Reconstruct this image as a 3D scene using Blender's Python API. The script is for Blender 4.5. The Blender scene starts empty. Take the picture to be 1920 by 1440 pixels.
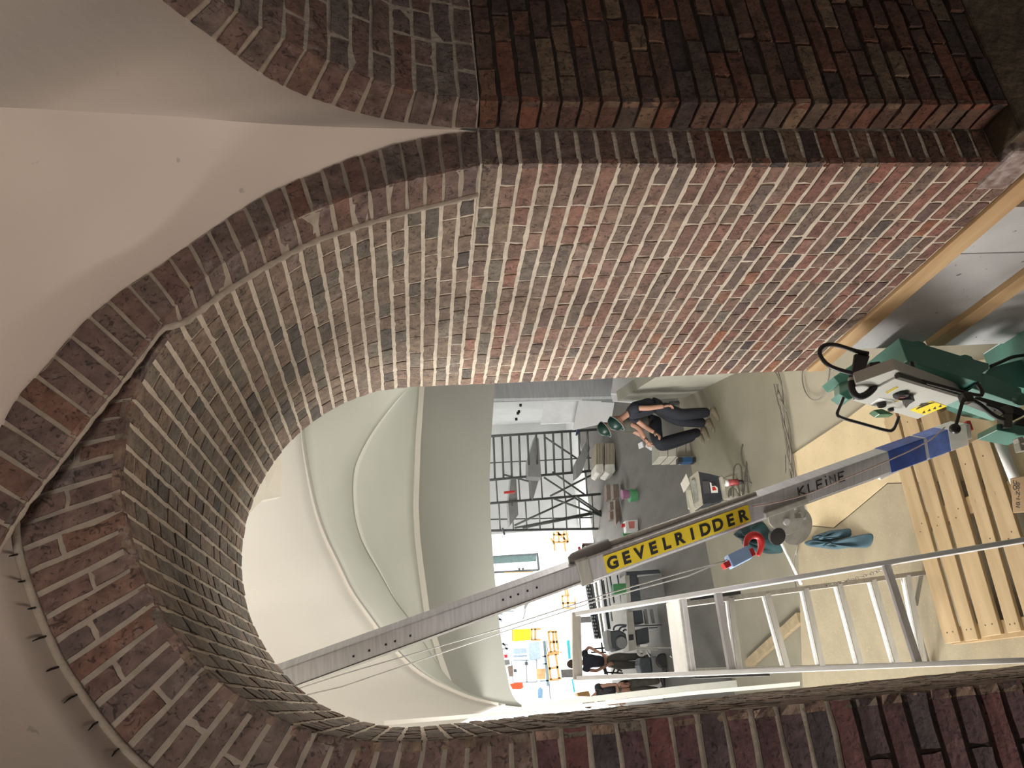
import bpy, bmesh, math, random
import numpy as np
from mathutils import Vector, Matrix, Euler
random.seed(7); rng = np.random.default_rng(7)
scene = bpy.context.scene
col = scene.collection

# ------------------------------------------------------------------ camera
CZ = 5.0                       # camera height above the hall floor
F = 1390.0                     # focal length in pixels of the 1920 x 1440 frame
def nrm(v):
    v = np.array(v, float); return v / np.linalg.norm(v)
_dY = nrm((112 - 720, 804.6 - 960, F)); _dD = nrm((450, 10640, F))
_dD = nrm(_dD - _dD.dot(_dY) * _dY); _dX = np.cross(_dD, _dY)
M = np.array([_dX, _dY, -_dD])           # camera (right, down, forward) -> world
CAM = np.array([0, 0, CZ])
cd = bpy.data.cameras.new('camera'); cam = bpy.data.objects.new('camera', cd); col.objects.link(cam)
cd.sensor_fit = 'HORIZONTAL'; cd.sensor_width = 36; cd.lens = F / 1920 * 36
cd.clip_start = 0.05; cd.clip_end = 200
_r = M @ np.array([1, 0, 0]); _d = M @ np.array([0, 1, 0]); _f = M @ np.array([0, 0, 1])
mw = Matrix(((_d[0], _r[0], -_f[0], 0), (_d[1], _r[1], -_f[1], 0), (_d[2], _r[2], -_f[2], CZ), (0, 0, 0, 1)))
cam.matrix_world = mw
scene.camera = cam

# ------------------------------------------------------------------ light
scene.view_settings.view_transform = 'Standard'
try: scene.view_settings.look = 'None'
except Exception: pass
scene.view_settings.exposure = 0.0; scene.view_settings.gamma = 1.0
scene.view_settings.use_curve_mapping = False
world = bpy.data.worlds.new('world'); scene.world = world; world.use_nodes = True
world.node_tree.nodes['Background'].inputs[0].default_value = (1.0, 0.93, 0.87, 1)
world.node_tree.nodes['Background'].inputs[1].default_value = 0.065
def area(name, loc, target, size, power, colr, sy=None, spread=180):
    l = bpy.data.lights.new(name, 'AREA'); o = bpy.data.objects.new(name, l); col.objects.link(o)
    l.energy = power; l.color = colr; l.size = size; l.spread = math.radians(spread)
    if sy: l.shape = 'RECTANGLE'; l.size_y = sy
    o.location = loc
    o.rotation_euler = (Vector(target) - Vector(loc)).to_track_quat('-Z', 'Y').to_euler()
    return o
area('near_room_bounce_fill', (-1.75, 1.2, 2.3), (0.9, 1.35, 6.0), 1.9, 84, (1.0, 0.86, 0.75), 1.3)  # added low fill aimed upwards, stands in for light bounced off the floor
area('near_room_vault_fill', (-0.5, -1.5, 5.7), (0.3, 1.77, 5.55), 1.2, 7.5, (1.0, 0.92, 0.85), 0.9, 75)  # added unseen fill, stands in for bounce off the vault
area('middle_room_window_light', (-4.5, 8.2, 4.4), (3.2, 7.4, 7.2), 3.0, 1150, (1.0, 0.98, 0.94), 3.0)
area('middle_room_side_fill', (-3.6, 4.7, 4.2), (1.0, 4.2, 4.4), 1.6, 210, (1.0, 0.98, 0.95), 2.4)  # added fill from the left to brighten the mast front, no known window
area('middle_room_right_fill', (5.6, 6.6, 3.4), (-0.1, 3.2, 5.0), 2.0, 170, (1.0, 0.97, 0.92), 2.0)  # added unseen fill for the left side of the vault and reveal
area('middle_room_vault_fill', (-1.7, 7.2, 1.4), (2.4, 8.6, 6.6), 1.4, 260, (1.0, 0.97, 0.92), 1.4)  # added unseen fill to brighten the middle room vault
area('middle_room_floodlight', (1.15, 6.4, 5.5), (0.5, 4.4, 1.9), 0.8, 40, (1.0, 0.88, 0.70), 0.8)
area('hall_roof_light', (3.0, 18.5, 9.5), (3.0, 18.5, 0), 9.0, 330, (1.0, 0.97, 0.90), 8.0)
area('hall_rear_fill', (2.0, 26.0, 8.5), (2.0, 26.3, 0), 12.0, 2700, (1.0, 1.0, 1.0), 6.0, 110)  # added overhead fill so that things at the rear are not silhouettes

# ------------------------------------------------------------------ pixel rays -> points in the place
def ray(x, y):
    return M @ nrm(((1440 - y - 720) / F, (x - 960) / F, 1))
def onY(x, y, Y): r = ray(x, y); return CAM + r * (Y / r[1])
def onX(x, y, X): r = ray(x, y); return CAM + r * (X / r[0])
def onZ(x, y, Z): r = ray(x, y); return CAM + r * ((Z - CZ) / r[2])
def onH(x, y, d): r = ray(x, y); return CAM + r * (d / math.hypot(r[0], r[1]))
def proj(p):
    c = M.T @ (np.asarray(p, float) - CAM)
    if c[2] < 0.05: return None
    return np.array((960 + F * c[1] / c[2], 1440 - (720 + F * c[0] / c[2])))
def scr_area(pts):
    q = [proj(p) for p in pts]
    if any(a is None for a in q): return 0.0
    a = 0.0
    for i in range(len(q)):
        x1, y1 = q[i]; x2, y2 = q[(i + 1) % len(q)]; a += x1 * y2 - x2 * y1
    c = sum(q) / len(q)
    k = 1.0 if (-60 < c[0] < 1980 and -60 < c[1] < 1500) else 0.02
    return abs(a) * k / 2

# ------------------------------------------------------------------ materials
MATS = {}
def _nodes(name):
    m = bpy.data.materials.new(name); m.use_nodes = True
    nt = m.node_tree; b = nt.nodes['Principled BSDF']
    return m, nt, b
def rgba(c): return (c[0], c[1], c[2], 1)
def hexc(r, g, b):
    f = lambda v: (v / 255 / 12.92) if v / 255 <= .04045 else ((v / 255 + .055) / 1.055) ** 2.4
    return (f(r), f(g), f(b))
def mat(name, c, rough=.6, metal=0., var=.12, scale=12., bump=0., bscale=60., c2=None, stretch=None, emit=None, trans=0, alpha=1, spots=None):
    if name in MATS: return MATS[name]
    m, nt, b = _nodes(name)
    N = nt.nodes; L = nt.links
    b.inputs['Roughness'].default_value = rough; b.inputs['Metallic'].default_value = metal
    tc = N.new('ShaderNodeTexCoord'); mp = N.new('ShaderNodeMapping'); L.new(tc.outputs['Object'], mp.inputs[0])
    if stretch: mp.inputs['Scale'].default_value = stretch
    nz = N.new('ShaderNodeTexNoise'); nz.inputs['Scale'].default_value = scale; nz.inputs['Detail'].default_value = 6
    L.new(mp.outputs[0], nz.inputs['Vector'])
    rp = N.new('ShaderNodeValToRGB'); L.new(nz.outputs['Fac'], rp.inputs[0])
    lo = c2 if c2 else tuple(v * (1 - var) for v in c); hi = c if c2 else tuple(min(1, v * (1 + var)) for v in c)
    rp.color_ramp.elements[0].color = rgba(lo); rp.color_ramp.elements[0].position = .32
    rp.color_ramp.elements[1].color = rgba(hi); rp.color_ramp.elements[1].position = .68
    out = rp.outputs[0]
    if spots:
        n2 = N.new('ShaderNodeTexNoise'); n2.inputs['Scale'].default_value = spots[0]; n2.inputs['Detail'].default_value = 3
        L.new(mp.outputs[0], n2.inputs['Vector'])
        r2 = N.new('ShaderNodeValToRGB'); r2.color_ramp.elements[0].position = spots[1]; r2.color_ramp.elements[1].position = spots[1] + .03
        L.new(n2.outputs['Fac'], r2.inputs[0])
        mx = N.new('ShaderNodeMix'); mx.data_type = 'RGBA'; L.new(r2.outputs[0], mx.inputs['Factor']); L.new(out, mx.inputs['A'])
        mx.inputs['B'].default_value = rgba(spots[2]); out = mx.outputs['Result']
    L.new(out, b.inputs['Base Color'])
    if bump:
        n3 = N.new('ShaderNodeTexNoise'); n3.inputs['Scale'].default_value = bscale; n3.inputs['Detail'].default_value = 5
        L.new(mp.outputs[0], n3.inputs['Vector'])
        bp = N.new('ShaderNodeBump'); bp.inputs['Strength'].default_value = bump; bp.inputs['Distance'].default_value = .01
        L.new(n3.outputs['Fac'], bp.inputs['Height']); L.new(bp.outputs[0], b.inputs['Normal'])
    if emit:
        b.inputs['Emission Color'].default_value = rgba(emit[:3]); b.inputs['Emission Strength'].default_value = emit[3]
    if trans: b.inputs['Transmission Weight'].default_value = trans
    if alpha < 1: b.inputs['Alpha'].default_value = alpha
    MATS[name] = m
    return m

def brick_mat(name, cols, cols2=None, zmix=None, dust=.5, dustc=(.40, .36, .32), bump=.6, dth=.58):
    m, nt, b = _nodes(name); N = nt.nodes; L = nt.links
    b.inputs['Roughness'].default_value = .9
    oi = N.new('ShaderNodeObjectInfo'); ge = N.new('ShaderNodeNewGeometry')
    ad = N.new('ShaderNodeMath'); ad.operation = 'ADD'; L.new(oi.outputs['Random'], ad.inputs[0]); L.new(ge.outputs['Random Per Island'], ad.inputs[1])
    fr = N.new('ShaderNodeMath'); fr.operation = 'FRACT'; L.new(ad.outputs[0], fr.inputs[0])
    def ramp(cs):
        r = N.new('ShaderNodeValToRGB'); r.color_ramp.interpolation = 'LINEAR'
        e = r.color_ramp.elements
        e[0].position = 0; e[0].color = rgba(cs[0]); e[1].position = 1; e[1].color = rgba(cs[-1])
        for i, c in enumerate(cs[1:-1]):
            k = e.new((i + 1) / (len(cs) - 1)); k.color = rgba(c)
        L.new(fr.outputs[0], r.inputs[0]); return r.outputs[0]
    base = ramp(cols)
    n1 = N.new('ShaderNodeTexNoise'); n1.inputs['Scale'].default_value = 22; n1.inputs['Detail'].default_value = 8; n1.inputs['Roughness'].default_value = .65
    L.new(ge.outputs['Position'], n1.inputs['Vector'])
    if cols2:
        b2 = ramp(cols2); sp = N.new('ShaderNodeSeparateXYZ'); L.new(ge.outputs['Position'], sp.inputs[0])
        mr = N.new('ShaderNodeMapRange'); mr.inputs['From Min'].default_value = zmix[0]; mr.inputs['From Max'].default_value = zmix[1]
        L.new(sp.outputs['Z'], mr.inputs['Value'])
        mx = N.new('ShaderNodeMix'); mx.data_type = 'RGBA'; L.new(mr.outputs[0], mx.inputs['Factor']); L.new(b2, mx.inputs['A']); L.new(base, mx.inputs['B'])
        base = mx.outputs['Result']
    r1 = N.new('ShaderNodeMapRange'); r1.inputs['From Min'].default_value = .3; r1.inputs['From Max'].default_value = .7
    r1.inputs['To Min'].default_value = .5; r1.inputs['To Max'].default_value = 1.4; L.new(n1.outputs['Fac'], r1.inputs['Value'])
    ml = N.new('ShaderNodeMix'); ml.data_type = 'RGBA'; ml.blend_type = 'MULTIPLY'; ml.inputs['Factor'].default_value = 1
    L.new(base, ml.inputs['A']); L.new(r1.outputs[0], ml.inputs['B'])
    n2 = N.new('ShaderNodeTexNoise'); n2.inputs['Scale'].default_value = 9; n2.inputs['Detail'].default_value = 9; n2.inputs['Roughness'].default_value = .75
    L.new(ge.outputs['Position'], n2.inputs['Vector'])
    r2 = N.new('ShaderNodeMapRange'); r2.inputs['From Min'].default_value = dth; r2.inputs['From Max'].default_value = dth + .12
    r2.inputs['To Max'].default_value = dust; L.new(n2.outputs['Fac'], r2.inputs['Value'])
    md = N.new('ShaderNodeMix'); md.data_type = 'RGBA'; L.new(r2.outputs[0], md.inputs['Factor']); L.new(ml.outputs['Result'], md.inputs['A']); md.inputs['B'].default_value = rgba(dustc)
    # dark pits and creases of hand-moulded brick
    n4 = N.new('ShaderNodeTexNoise'); n4.inputs['Scale'].default_value = 42; n4.inputs['Detail'].default_value = 4; n4.inputs['Distortion'].default_value = 2.0
    L.new(ge.outputs['Position'], n4.inputs['Vector'])
    r4 = N.new('ShaderNodeMapRange'); r4.inputs['From Min'].default_value = .35; r4.inputs['From Max'].default_value = .43; r4.inputs['To Min'].default_value = .38
    L.new(n4.outputs['Fac'], r4.inputs['Value'])
    m4 = N.new('ShaderNodeMix'); m4.data_type = 'RGBA'; m4.blend_type = 'MULTIPLY'; m4.inputs['Factor'].default_value = 1
    L.new(md.outputs['Result'], m4.inputs['A']); L.new(r4.outputs[0], m4.inputs['B'])
    L.new(m4.outputs['Result'], b.inputs['Base Color'])
    n3 = N.new('ShaderNodeTexNoise'); n3.inputs['Scale'].default_value = 55; n3.inputs['Detail'].default_value = 8; n3.inputs['Distortion'].default_value = .35
    L.new(ge.outputs['Position'], n3.inputs['Vector'])
    bp = N.new('ShaderNodeBump'); bp.inputs['Strength'].default_value = bump; bp.inputs['Distance'].default_value = .008
    L.new(n3.outputs['Fac'], bp.inputs['Height']); L.new(bp.outputs[0], b.inputs['Normal'])
    MATS[name] = m; return m

tan = (.215, .155, .11); brn = (.175, .118, .085); red = (.25, .118, .085); gry = (.165, .137, .105); drk = (.08, .064, .054); pnk = (.25, .15, .115); org = (.31, .12, .06)
MB_REV = brick_mat('reveal_brick', [tan, brn, gry, pnk, brn, tan, red, gry, drk, pnk, tan, red, brn, gry],
                   [(.20, .085, .06), (.20, .115, .085), (.13, .082, .06), (.21, .09, .065), (.14, .115, .09), (.18, .075, .055), (.07, .055, .05), (.17, .12, .085), (.16, .068, .052), (.22, .10, .07), (.135, .11, .09), (.25, .095, .05), (.13, .085, .062), (.21, .085, .06), (.09, .065, .06)], (3.55, 4.75), dust=.32, bump=.9)
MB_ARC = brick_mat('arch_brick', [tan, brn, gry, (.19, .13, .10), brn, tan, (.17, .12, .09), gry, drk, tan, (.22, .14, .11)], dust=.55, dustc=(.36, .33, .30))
MB_RING = brick_mat('ring_brick', [(.13, .09, .076), (.15, .097, .080), (.12, .086, .078), (.16, .094, .074), (.135, .105, .09), (.165, .085, .062), (.14, .09, .078)], dust=.6, dustc=(.31, .27, .245), bump=.7, dth=.56)
MB_DARK = brick_mat('dark_brick', [(.15, .068, .042), (.10, .06, .045), (.17, .09, .058), (.06, .043, .04), (.18, .07, .042), (.11, .08, .058), (.15, .062, .042), (.21, .14, .09), (.05, .038, .036), (.16, .08, .05)], dust=.35, dustc=(.22, .18, .14), dth=.6)
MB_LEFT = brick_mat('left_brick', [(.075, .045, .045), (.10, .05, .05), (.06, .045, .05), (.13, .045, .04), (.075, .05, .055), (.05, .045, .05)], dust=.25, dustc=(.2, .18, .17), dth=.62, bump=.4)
m_mortar = mat('cream_mortar', (.55, .475, .38), .95, var=.14, scale=30, bump=.5, bscale=90)
m_mortar_d = mat('brown_mortar', (.24, .195, .155), .95, var=.2, scale=25, bump=.5)
m_mortar_f = mat('grey_buff_mortar', (.33, .28, .225), .95, var=.16, scale=25, bump=.5)
m_mortar_raw = mat('raw_joint', (.05, .036, .028), .95, var=.3, scale=25, bump=.6)
m_plaster = mat('warm_plaster', (.60, .52, .455), .92, var=.035, scale=2.2, bump=.12, bscale=25, spots=(17.0, .715, (.42, .37, .32)))
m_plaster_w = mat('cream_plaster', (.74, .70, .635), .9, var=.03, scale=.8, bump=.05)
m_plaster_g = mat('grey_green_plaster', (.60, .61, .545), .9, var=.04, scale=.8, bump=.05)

# ------------------------------------------------------------------ geometry helpers
def link(o, parent=None):
    col.objects.link(o)
    if parent is not None: o.parent = parent
    return o
def tag(o, label=None, cat=None, group=None, kind=None):
    if label: o['label'] = label
    if cat: o['category'] = cat
    if group: o['group'] = group
    if kind: o['kind'] = kind
    return o
def thing(name, label, cat, loc=(0, 0, 0), group=None, rz=0):
    o = bpy.data.objects.new(name, None); o.empty_display_size = .1; o.location = tuple(loc); o.rotation_euler = (0, 0, rz); link(o)
    return tag(o, label, cat, group)
def struct(name, label=None):
    o = bpy.data.objects.new(name, None); o.empty_display_size = .1; link(o); o['kind'] = 'structure'
    if label: o['label'] = label
    return o
class MB:
    def __init__(s): s.v = []; s.f = []
    def add(s, vs, fs):
        k = len(s.v); s.v += [tuple(map(float, p)) for p in vs]; s.f += [tuple(i + k for i in f) for f in fs]; return s
    def hexa(s, p):            # p: 4 bottom + 4 top, same winding
        return s.add(p, [(3, 2, 1, 0), (4, 5, 6, 7), (0, 1, 5, 4), (1, 2, 6, 5), (2, 3, 7, 6), (3, 0, 4, 7)])
    def box(s, c, size, R=None):
        x, y, z = [v / 2 for v in size]
        pts = [(-x, -y, -z), (x, -y, -z), (x, y, -z), (-x, y, -z), (-x, -y, z), (x, -y, z), (x, y, z), (-x, y, z)]
        if R is not None: pts = [tuple(R @ Vector(p)) for p in pts]
        return s.hexa([np.array(p) + np.array(c, float) for p in pts])
    def beam(s, a, b, w, h, up=(0, 0, 1)):   # box along a->b, w sideways, h along 'up'
        a = np.array(a, float); b = np.array(b, float); t = nrm(b - a); u = np.array(up, float)
        sd = np.cross(t, u)
        if np.linalg.norm(sd) < 1e-4: sd = np.cross(t, (1, 0, 0))
        sd = nrm(sd); u = np.cross(sd, t); q = []
        for p in (a, b):
            q += [p - sd * w / 2 - u * h / 2, p + sd * w / 2 - u * h / 2, p + sd * w / 2 + u * h / 2, p - sd * w / 2 + u * h / 2]
        return s.hexa(q)
    def tube(s, pts, r, n=8, cap=True):
        pts = [np.array(p, float) for p in pts]; m = len(pts); rs = r if hasattr(r, '__len__') else [r] * m
        ref = None; k = len(s.v)
        for i, p in enumerate(pts):
            t = nrm(pts[min(i + 1, m - 1)] - pts[max(i - 1, 0)])
            if ref is None:
                ref = np.cross(t, (0, 0, 1))
                if np.linalg.norm(ref) < 1e-3: ref = np.cross(t, (1, 0, 0))
            ref = nrm(ref - t * ref.dot(t)); bi = np.cross(t, ref)
            for j in range(n):
                a = 2 * math.pi * j / n; s.v.append(tuple(p + rs[i] * (math.cos(a) * ref + math.sin(a) * bi)))
        for i in range(m - 1):
            for j in range(n):
                s.f.append((k + i * n + j, k + i * n + (j + 1) % n, k + (i + 1) * n + (j + 1) % n, k + (i + 1) * n + j))
        if cap: s.f.append(tuple(k + j for j in range(n))[::-1]); s.f.append(tuple(k + (m - 1) * n + j for j in range(n)))
        return s
    def prism(s, poly, off):   # polygon (3-D points) extruded by the vector off
        n = len(poly); p = [np.array(q, float) for q in poly]; o = np.array(off, float)
        return s.add(p + [q + o for q in p], [tuple(range(n))[::-1], tuple(range(n, 2 * n))] + [(i, (i + 1) % n, (i + 1) % n + n, i + n) for i in range(n)])
    def grid(s, rows, closed=False):
        n = len(rows[0]); k = len(s.v)
        for r in rows: s.v += [tuple(map(float, p)) for p in r]
        for i in range(len(rows) - 1):
            for j in range(n - (0 if closed else 1)):
                s.f.append((k + i * n + j, k + i * n + (j + 1) % n, k + (i + 1) * n + (j + 1) % n, k + (i + 1) * n + j))
        return s
    def lathe(s, prof, c, axis=(0, 0, 1), n=20):   # prof: (radius, height)
        ax = Vector(axis).normalized(); R = Vector((0, 0, 1)).rotation_difference(ax).to_matrix(); rows = []
        for r, h in prof:
            rows.append([np.array(c, float) + np.array(R @ Vector((r * math.cos(2 * math.pi * j / n), r * math.sin(2 * math.pi * j / n), h))) for j in range(n)])
        return s.grid(rows, True)
    def build(s, name, material, parent=None, smooth=False, bevel=0, solid=0, segs=2, subsurf=0, world=True):
        me = bpy.data.meshes.new(name)
        v = np.array(s.v); c = v.mean(axis=0)
        pl = np.array((0, 0, 0.))
        if parent is not None:
            o_ = parent
            while o_ is not None: pl = pl + np.array(o_.location); o_ = o_.parent
        me.from_pydata([tuple(p - c) for p in v], [], s.f); me.update()
        bm = bmesh.new(); bm.from_mesh(me); bmesh.ops.recalc_face_normals(bm, faces=bm.faces); bm.to_mesh(me); bm.free()
        if smooth:
            for p in me.polygons: p.use_smooth = True
        me.materials.append(material)
        o = bpy.data.objects.new(name, me); link(o, parent); o.location = tuple(c - pl)
        if solid: md = o.modifiers.new('solid', 'SOLIDIFY'); md.thickness = solid; md.offset = 0
        if bevel: md = o.modifiers.new('bevel', 'BEVEL'); md.width = bevel; md.segments = segs; md.limit_method = 'ANGLE'
        if subsurf: md = o.modifiers.new('sub', 'SUBSURF'); md.levels = subsurf; md.render_levels = subsurf
        return o
def resample(pts, n, close=False):
    p = np.array(pts, float); d = np.r_[0, np.cumsum(np.linalg.norm(np.diff(p, axis=0), axis=1))]
    t = np.linspace(0, d[-1], n); return np.stack([np.interp(t, d, p[:, i]) for i in range(p.shape[1])], 1)
def smooth_curve(pts, n=120, it=2):
    p = np.array(pts, float)
    for _ in range(it + 1):     # Chaikin
        q = [p[0]]
        for a, b in zip(p[:-1], p[1:]): q += [.75 * a + .25 * b, .25 * a + .75 * b]
        q.append(p[-1]); p = np.array(q)
    return resample(p, n)
def clen(p): return float(np.linalg.norm(np.diff(np.array(p, float), axis=0), axis=1).sum())

# ---- bricks: every brick has its own outline, rounded edge and depth
class Bricks:
    def __init__(s, parent, material, name='brick'): s.p = parent; s.m = material; s.items = []; s.name = name
    def add(s, cs, n, j=(.006, .006, .006, .006), depth=.02, jit=.0016, material=None, proud=None):
        a, b, c, d = [np.array(q, float) for q in cs]; n = nrm(n)
        w = max(1e-4, (np.linalg.norm(b - a) + np.linalg.norm(c - d)) / 2); h = max(1e-4, (np.linalg.norm(d - a) + np.linalg.norm(c - b)) / 2)
        u0, u1 = j[3] / w, 1 - j[1] / w; v0, v1 = j[0] / h, 1 - j[2] / h
        if u1 - u0 < .1 or v1 - v0 < .1: return
        def P(u, v): return (a * (1 - u) + b * u) * (1 - v) + (d * (1 - u) + c * u) * v
        nu = 4; nv = 3; V = []; Fs = []
        if proud is None: proud = random.uniform(-.0012, .0018)
        tilt = (random.uniform(-.0012, .0012), random.uniform(-.0012, .0012))
        for iv in range(nv):
            for iu in range(nu):
                fu = u0 + (u1 - u0) * iu / (nu - 1); fv = v0 + (v1 - v0) * iv / (nv - 1)
                edge = iu in (0, nu - 1) or iv in (0, nv - 1)
                p = P(fu, fv) + n * (proud + tilt[0] * (fu - .5) * 2 + tilt[1] * (fv - .5) * 2)
                g_ = rng.normal(0, jit, 3); g_ = g_ - n * g_.dot(n) * .75
                if edge:
                    e = np.array(P(.5, .5) - P(fu, fv)); p = p + nrm(e) * .001 - n * .0016
                p = p + g_ * (.8 if edge else .6)
                V.append(p)
        per = [0, 1, 2, 3, 7, 11, 10, 9, 8, 4]
        for iv in range(nv - 1):
            for iu in range(nu - 1):
                k = iv * nu + iu; Fs.append((k, k + 1, k + nu + 1, k + nu))
        base = len(V)
        for k in per:
            iu, iv = k % nu, k // nu
            p = P(u0 + (u1 - u0) * iu / (nu - 1), v0 + (v1 - v0) * iv / (nv - 1)); e = p - P(.5, .5)
            V.append(p + nrm(e) * .0008 - n * depth + rng.normal(0, .0005, 3))
        for i in range(len(per)):
            i2 = (i + 1) % len(per); Fs.append((per[i2], per[i], base + i, base + i2))
        if np.cross(b - a, d - a).dot(n) < 0: Fs = [f[::-1] for f in Fs]
        s.items.append((scr_area(cs), np.array(V), Fs, material or s.m))
    def finish(s, limit=300):
        s.items.sort(key=lambda t: -t[0])
        for ar, V, Fs, m in s.items[:limit]:
            c = V.mean(axis=0); me = bpy.data.meshes.new(s.name); me.from_pydata([tuple(p - c) for p in V], [], Fs); me.update(); me.materials.append(m)
            o = bpy.data.objects.new(s.name, me); o.location = tuple(c); link(o, s.p)
        rest = s.items[limit:]
        if rest:
            mats = []; vs = []; fs = []; mi = []
            for ar, V, Fs, m in rest:
                if m not in mats: mats.append(m)
                k = len(vs); vs += [tuple(p) for p in V]; fs += [tuple(i + k for i in f) for f in Fs]; mi += [mats.index(m)] * len(Fs)
            me = bpy.data.meshes.new(s.name + '_remainder'); me.from_pydata(vs, [], fs); me.update()
            for m in mats: me.materials.append(m)
            me.polygons.foreach_set('material_index', mi)
            o = bpy.data.objects.new(s.name + '_remainder', me); link(o, s.p); o['kind'] = 'stuff'
def splits(total, kind, first=None):
    """Lengths of the bricks in one course: headers, stretchers or a mixture."""
    out = []; t = 0
    if first: out.append(first); t = first
    while t < total - .02:
        if kind == 'h': l = .108
        elif kind == 's': l = .215
        else: l = random.choice((.215, .108, .108, .16) if kind == 'm' else (.215, .215, .108))
        l *= random.uniform(.93, 1.06)
        if t + l > total - .06: l = total - t
        out.append(l); t += l
    return out
# ------------------------------------------------------------------ the brick passage
Zk = lambda z: z + CZ
XR, XL, YN, YF, YP = 1.475, -.066, 1.766, 3.435, 1.651
H = .062
ZS, ZB = Zk(-.22), Zk(-2.07)           # springing, underside of the brickwork
near = [(1.475, -.22), (1.462, -.17), (1.448, -.11), (1.420, -.01), (1.384, .09), (1.318, .215), (1.235, .345), (1.125, .468), (.99, .59), (.87, .662), (.767, .692), (.657, .70), (.551, .695),
        (.459, .674), (.353, .636), (.25, .582), (.17, .520), (.097, .450), (.036, .365), (-.013, .275), (-.043, .187), (-.058, .09), (-.064, -.02), (-.066, -.12), (-.066, -.22)]
far = [(1.475, -.22), (1.475, -.1)] + [(.7045 + .7705 * math.cos(a), .03 + .765 * math.sin(a)) for a in np.linspace(0, math.pi, 40)] + [(-.066, -.1), (-.066, -.22)]
NC = 46
nearS = smooth_curve(near, 400); farS = resample(far, 400)
nc = resample(nearS, NC + 1); fc = resample(farS, NC + 1)
def B(i, y):      # barrel point: i in courses (float), y depth
    k = min(NC, max(0, i)); a = int(min(NC - 1, math.floor(k))); t = k - a
    p = nc[a] * (1 - t) + nc[a + 1] * t; q = fc[a] * (1 - t) + fc[a + 1] * t
    s = (y - YN) / (YF - YN); r = p * (1 - s) + q * s
    return np.array((r[0], y, Zk(r[1])))
def Bn(i, y):
    t = B(min(NC, i + .2), y) - B(max(0, i - .2), y); n = np.cross(t, (0, 1, 0)); n = nrm(n)
    c = np.array((.7, y, Zk(-.1))) - B(i, y)
    return n if n.dot(c) > 0 else -n

def rib_y(x): return 1.775 + .13 * min(1, max(0, (x - .95) / .42))
# right reveal -----------------------------------------------------
wr = struct('wall_right', 'right inner wall of the brick passage, red and brown bricks with thick cream joints')
MB().hexa([(XR + .0043, YN + .004, ZB), (1.60, YN + .004, ZB), (1.60, YF - .003, ZB), (XR + .0043, YF - .003, ZB),
           (XR + .0043, YN + .004, ZS), (1.60, YN + .004, ZS), (1.60, YF - .003, ZS), (XR + .0043, YF - .003, ZS)]).build('mortar_bed', m_mortar, wr)
br = Bricks(wr, MB_REV)
ncr = 30
for k in range(ncr):
    z1 = ZS - k * (ZS - ZB) / ncr; z0 = z1 - (ZS - ZB) / ncr; t = YN
    kind = ('h', 'm')[k % 2] if random.random() < .7 else 'm'
    wob = [random.uniform(-.003, .003) for _ in range(3)]
    ls = splits(YF - YN, kind, (.215, .105)[k % 2])
    for i, l in enumerate(ls):
        y0, y1 = t, t + l; t = y1
        br.add([(XR, y0, z0), (XR, y1, z0), (XR, y1, z1), (XR, y0, z1)], (-1, 0, 0),
               (.0074, .0044, .0074, .001 if i == 0 else .0044), jit=.0018)
br.finish()
# arch soffit ------------------------------------------------------
wa = struct('ceiling_arch', 'round brick vault of the passage, brown bricks with cream joints')
def bed_y(i, s):          # the vault bed starts behind the rib on the right-hand side
    x = B(i, YN)[0]; y0 = rib_y(x) + .008 if x > .95 else YN + .014
    return y0 * (1 - s) + (YF - .003) * s
_is = np.linspace(0, NC, 139)
rows = [[B(i, bed_y(i, s)) - Bn(i, bed_y(i, s)) * .0043 for i in _is] for s in np.linspace(0, 1, 5)]
m = MB().grid(rows)
rows2 = [[B(i, bed_y(i, s)) - Bn(i, bed_y(i, s)) * .14 for i in _is] for s in np.linspace(0, 1, 5)]
m.grid(rows2)
for r1, r2 in ((rows[0], rows2[0]), (rows[-1], rows2[-1])): m.grid([r1, r2])
m.build('mortar_bed', m_mortar, wa, smooth=True)
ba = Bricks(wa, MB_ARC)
kR = 16.0          # the right-hand rib covers the first courses
for k in range(NC):
    xb = B(k + .5, YN)[0]; yb = rib_y(xb) + .004 if xb > .95 else YN
    ls = splits(YF - yb, 'm' if k % 2 else random.choice('hm'), (.215, .105)[k % 2] if yb == YN else None); t = yb
    for i, l in enumerate(ls):
        y0, y1 = t, t + l; t = y1; ym = (y0 + y1) / 2
        ba.add([B(k, y0), B(k, y1), B(k + 1, y1), B(k + 1, y0)], Bn(k + .5, ym), (.0072, .0044, .0072, .001 if (i == 0 and yb == YN) else .0044), jit=.0018)
ba.finish()
# left reveal ------------------------------------------------------
wl = struct('wall_left', 'left inner wall of the brick passage seen edge-on, rough brown bricks')
ZBL = Zk(-3.4)
MB().hexa([(-.40, YN + .02, ZBL), (XL - .005, YN + .02, ZBL), (XL - .005, YF - .003, ZBL), (-.40, YF - .003, ZBL),
           (-.40, YN + .02, ZS), (XL - .005, YN + .02, ZS), (XL - .005, YF - .003, ZS), (-.40, YF - .003, ZS)]).build('mortar_bed', m_mortar_d, wl)
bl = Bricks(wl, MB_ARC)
ncl = 51; hl = (ZS - ZBL) / ncl
for k in range(ncl):
    z1 = ZS - k * hl; z0 = z1 - hl; t = YN
    for i, l in enumerate(splits(YF - YN, 'hm'[k % 2], (.215, .105)[k % 2])):
        y0, y1 = t, t + l; t = y1
        bl.add([(XL, y0, z0), (XL, y1, z0), (XL, y1, z1), (XL, y0, z1)], (1, 0, 0), (.0065, .0032, .0065, .001 if i == 0 else .0032), jit=.003)
bl.finish()
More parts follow.
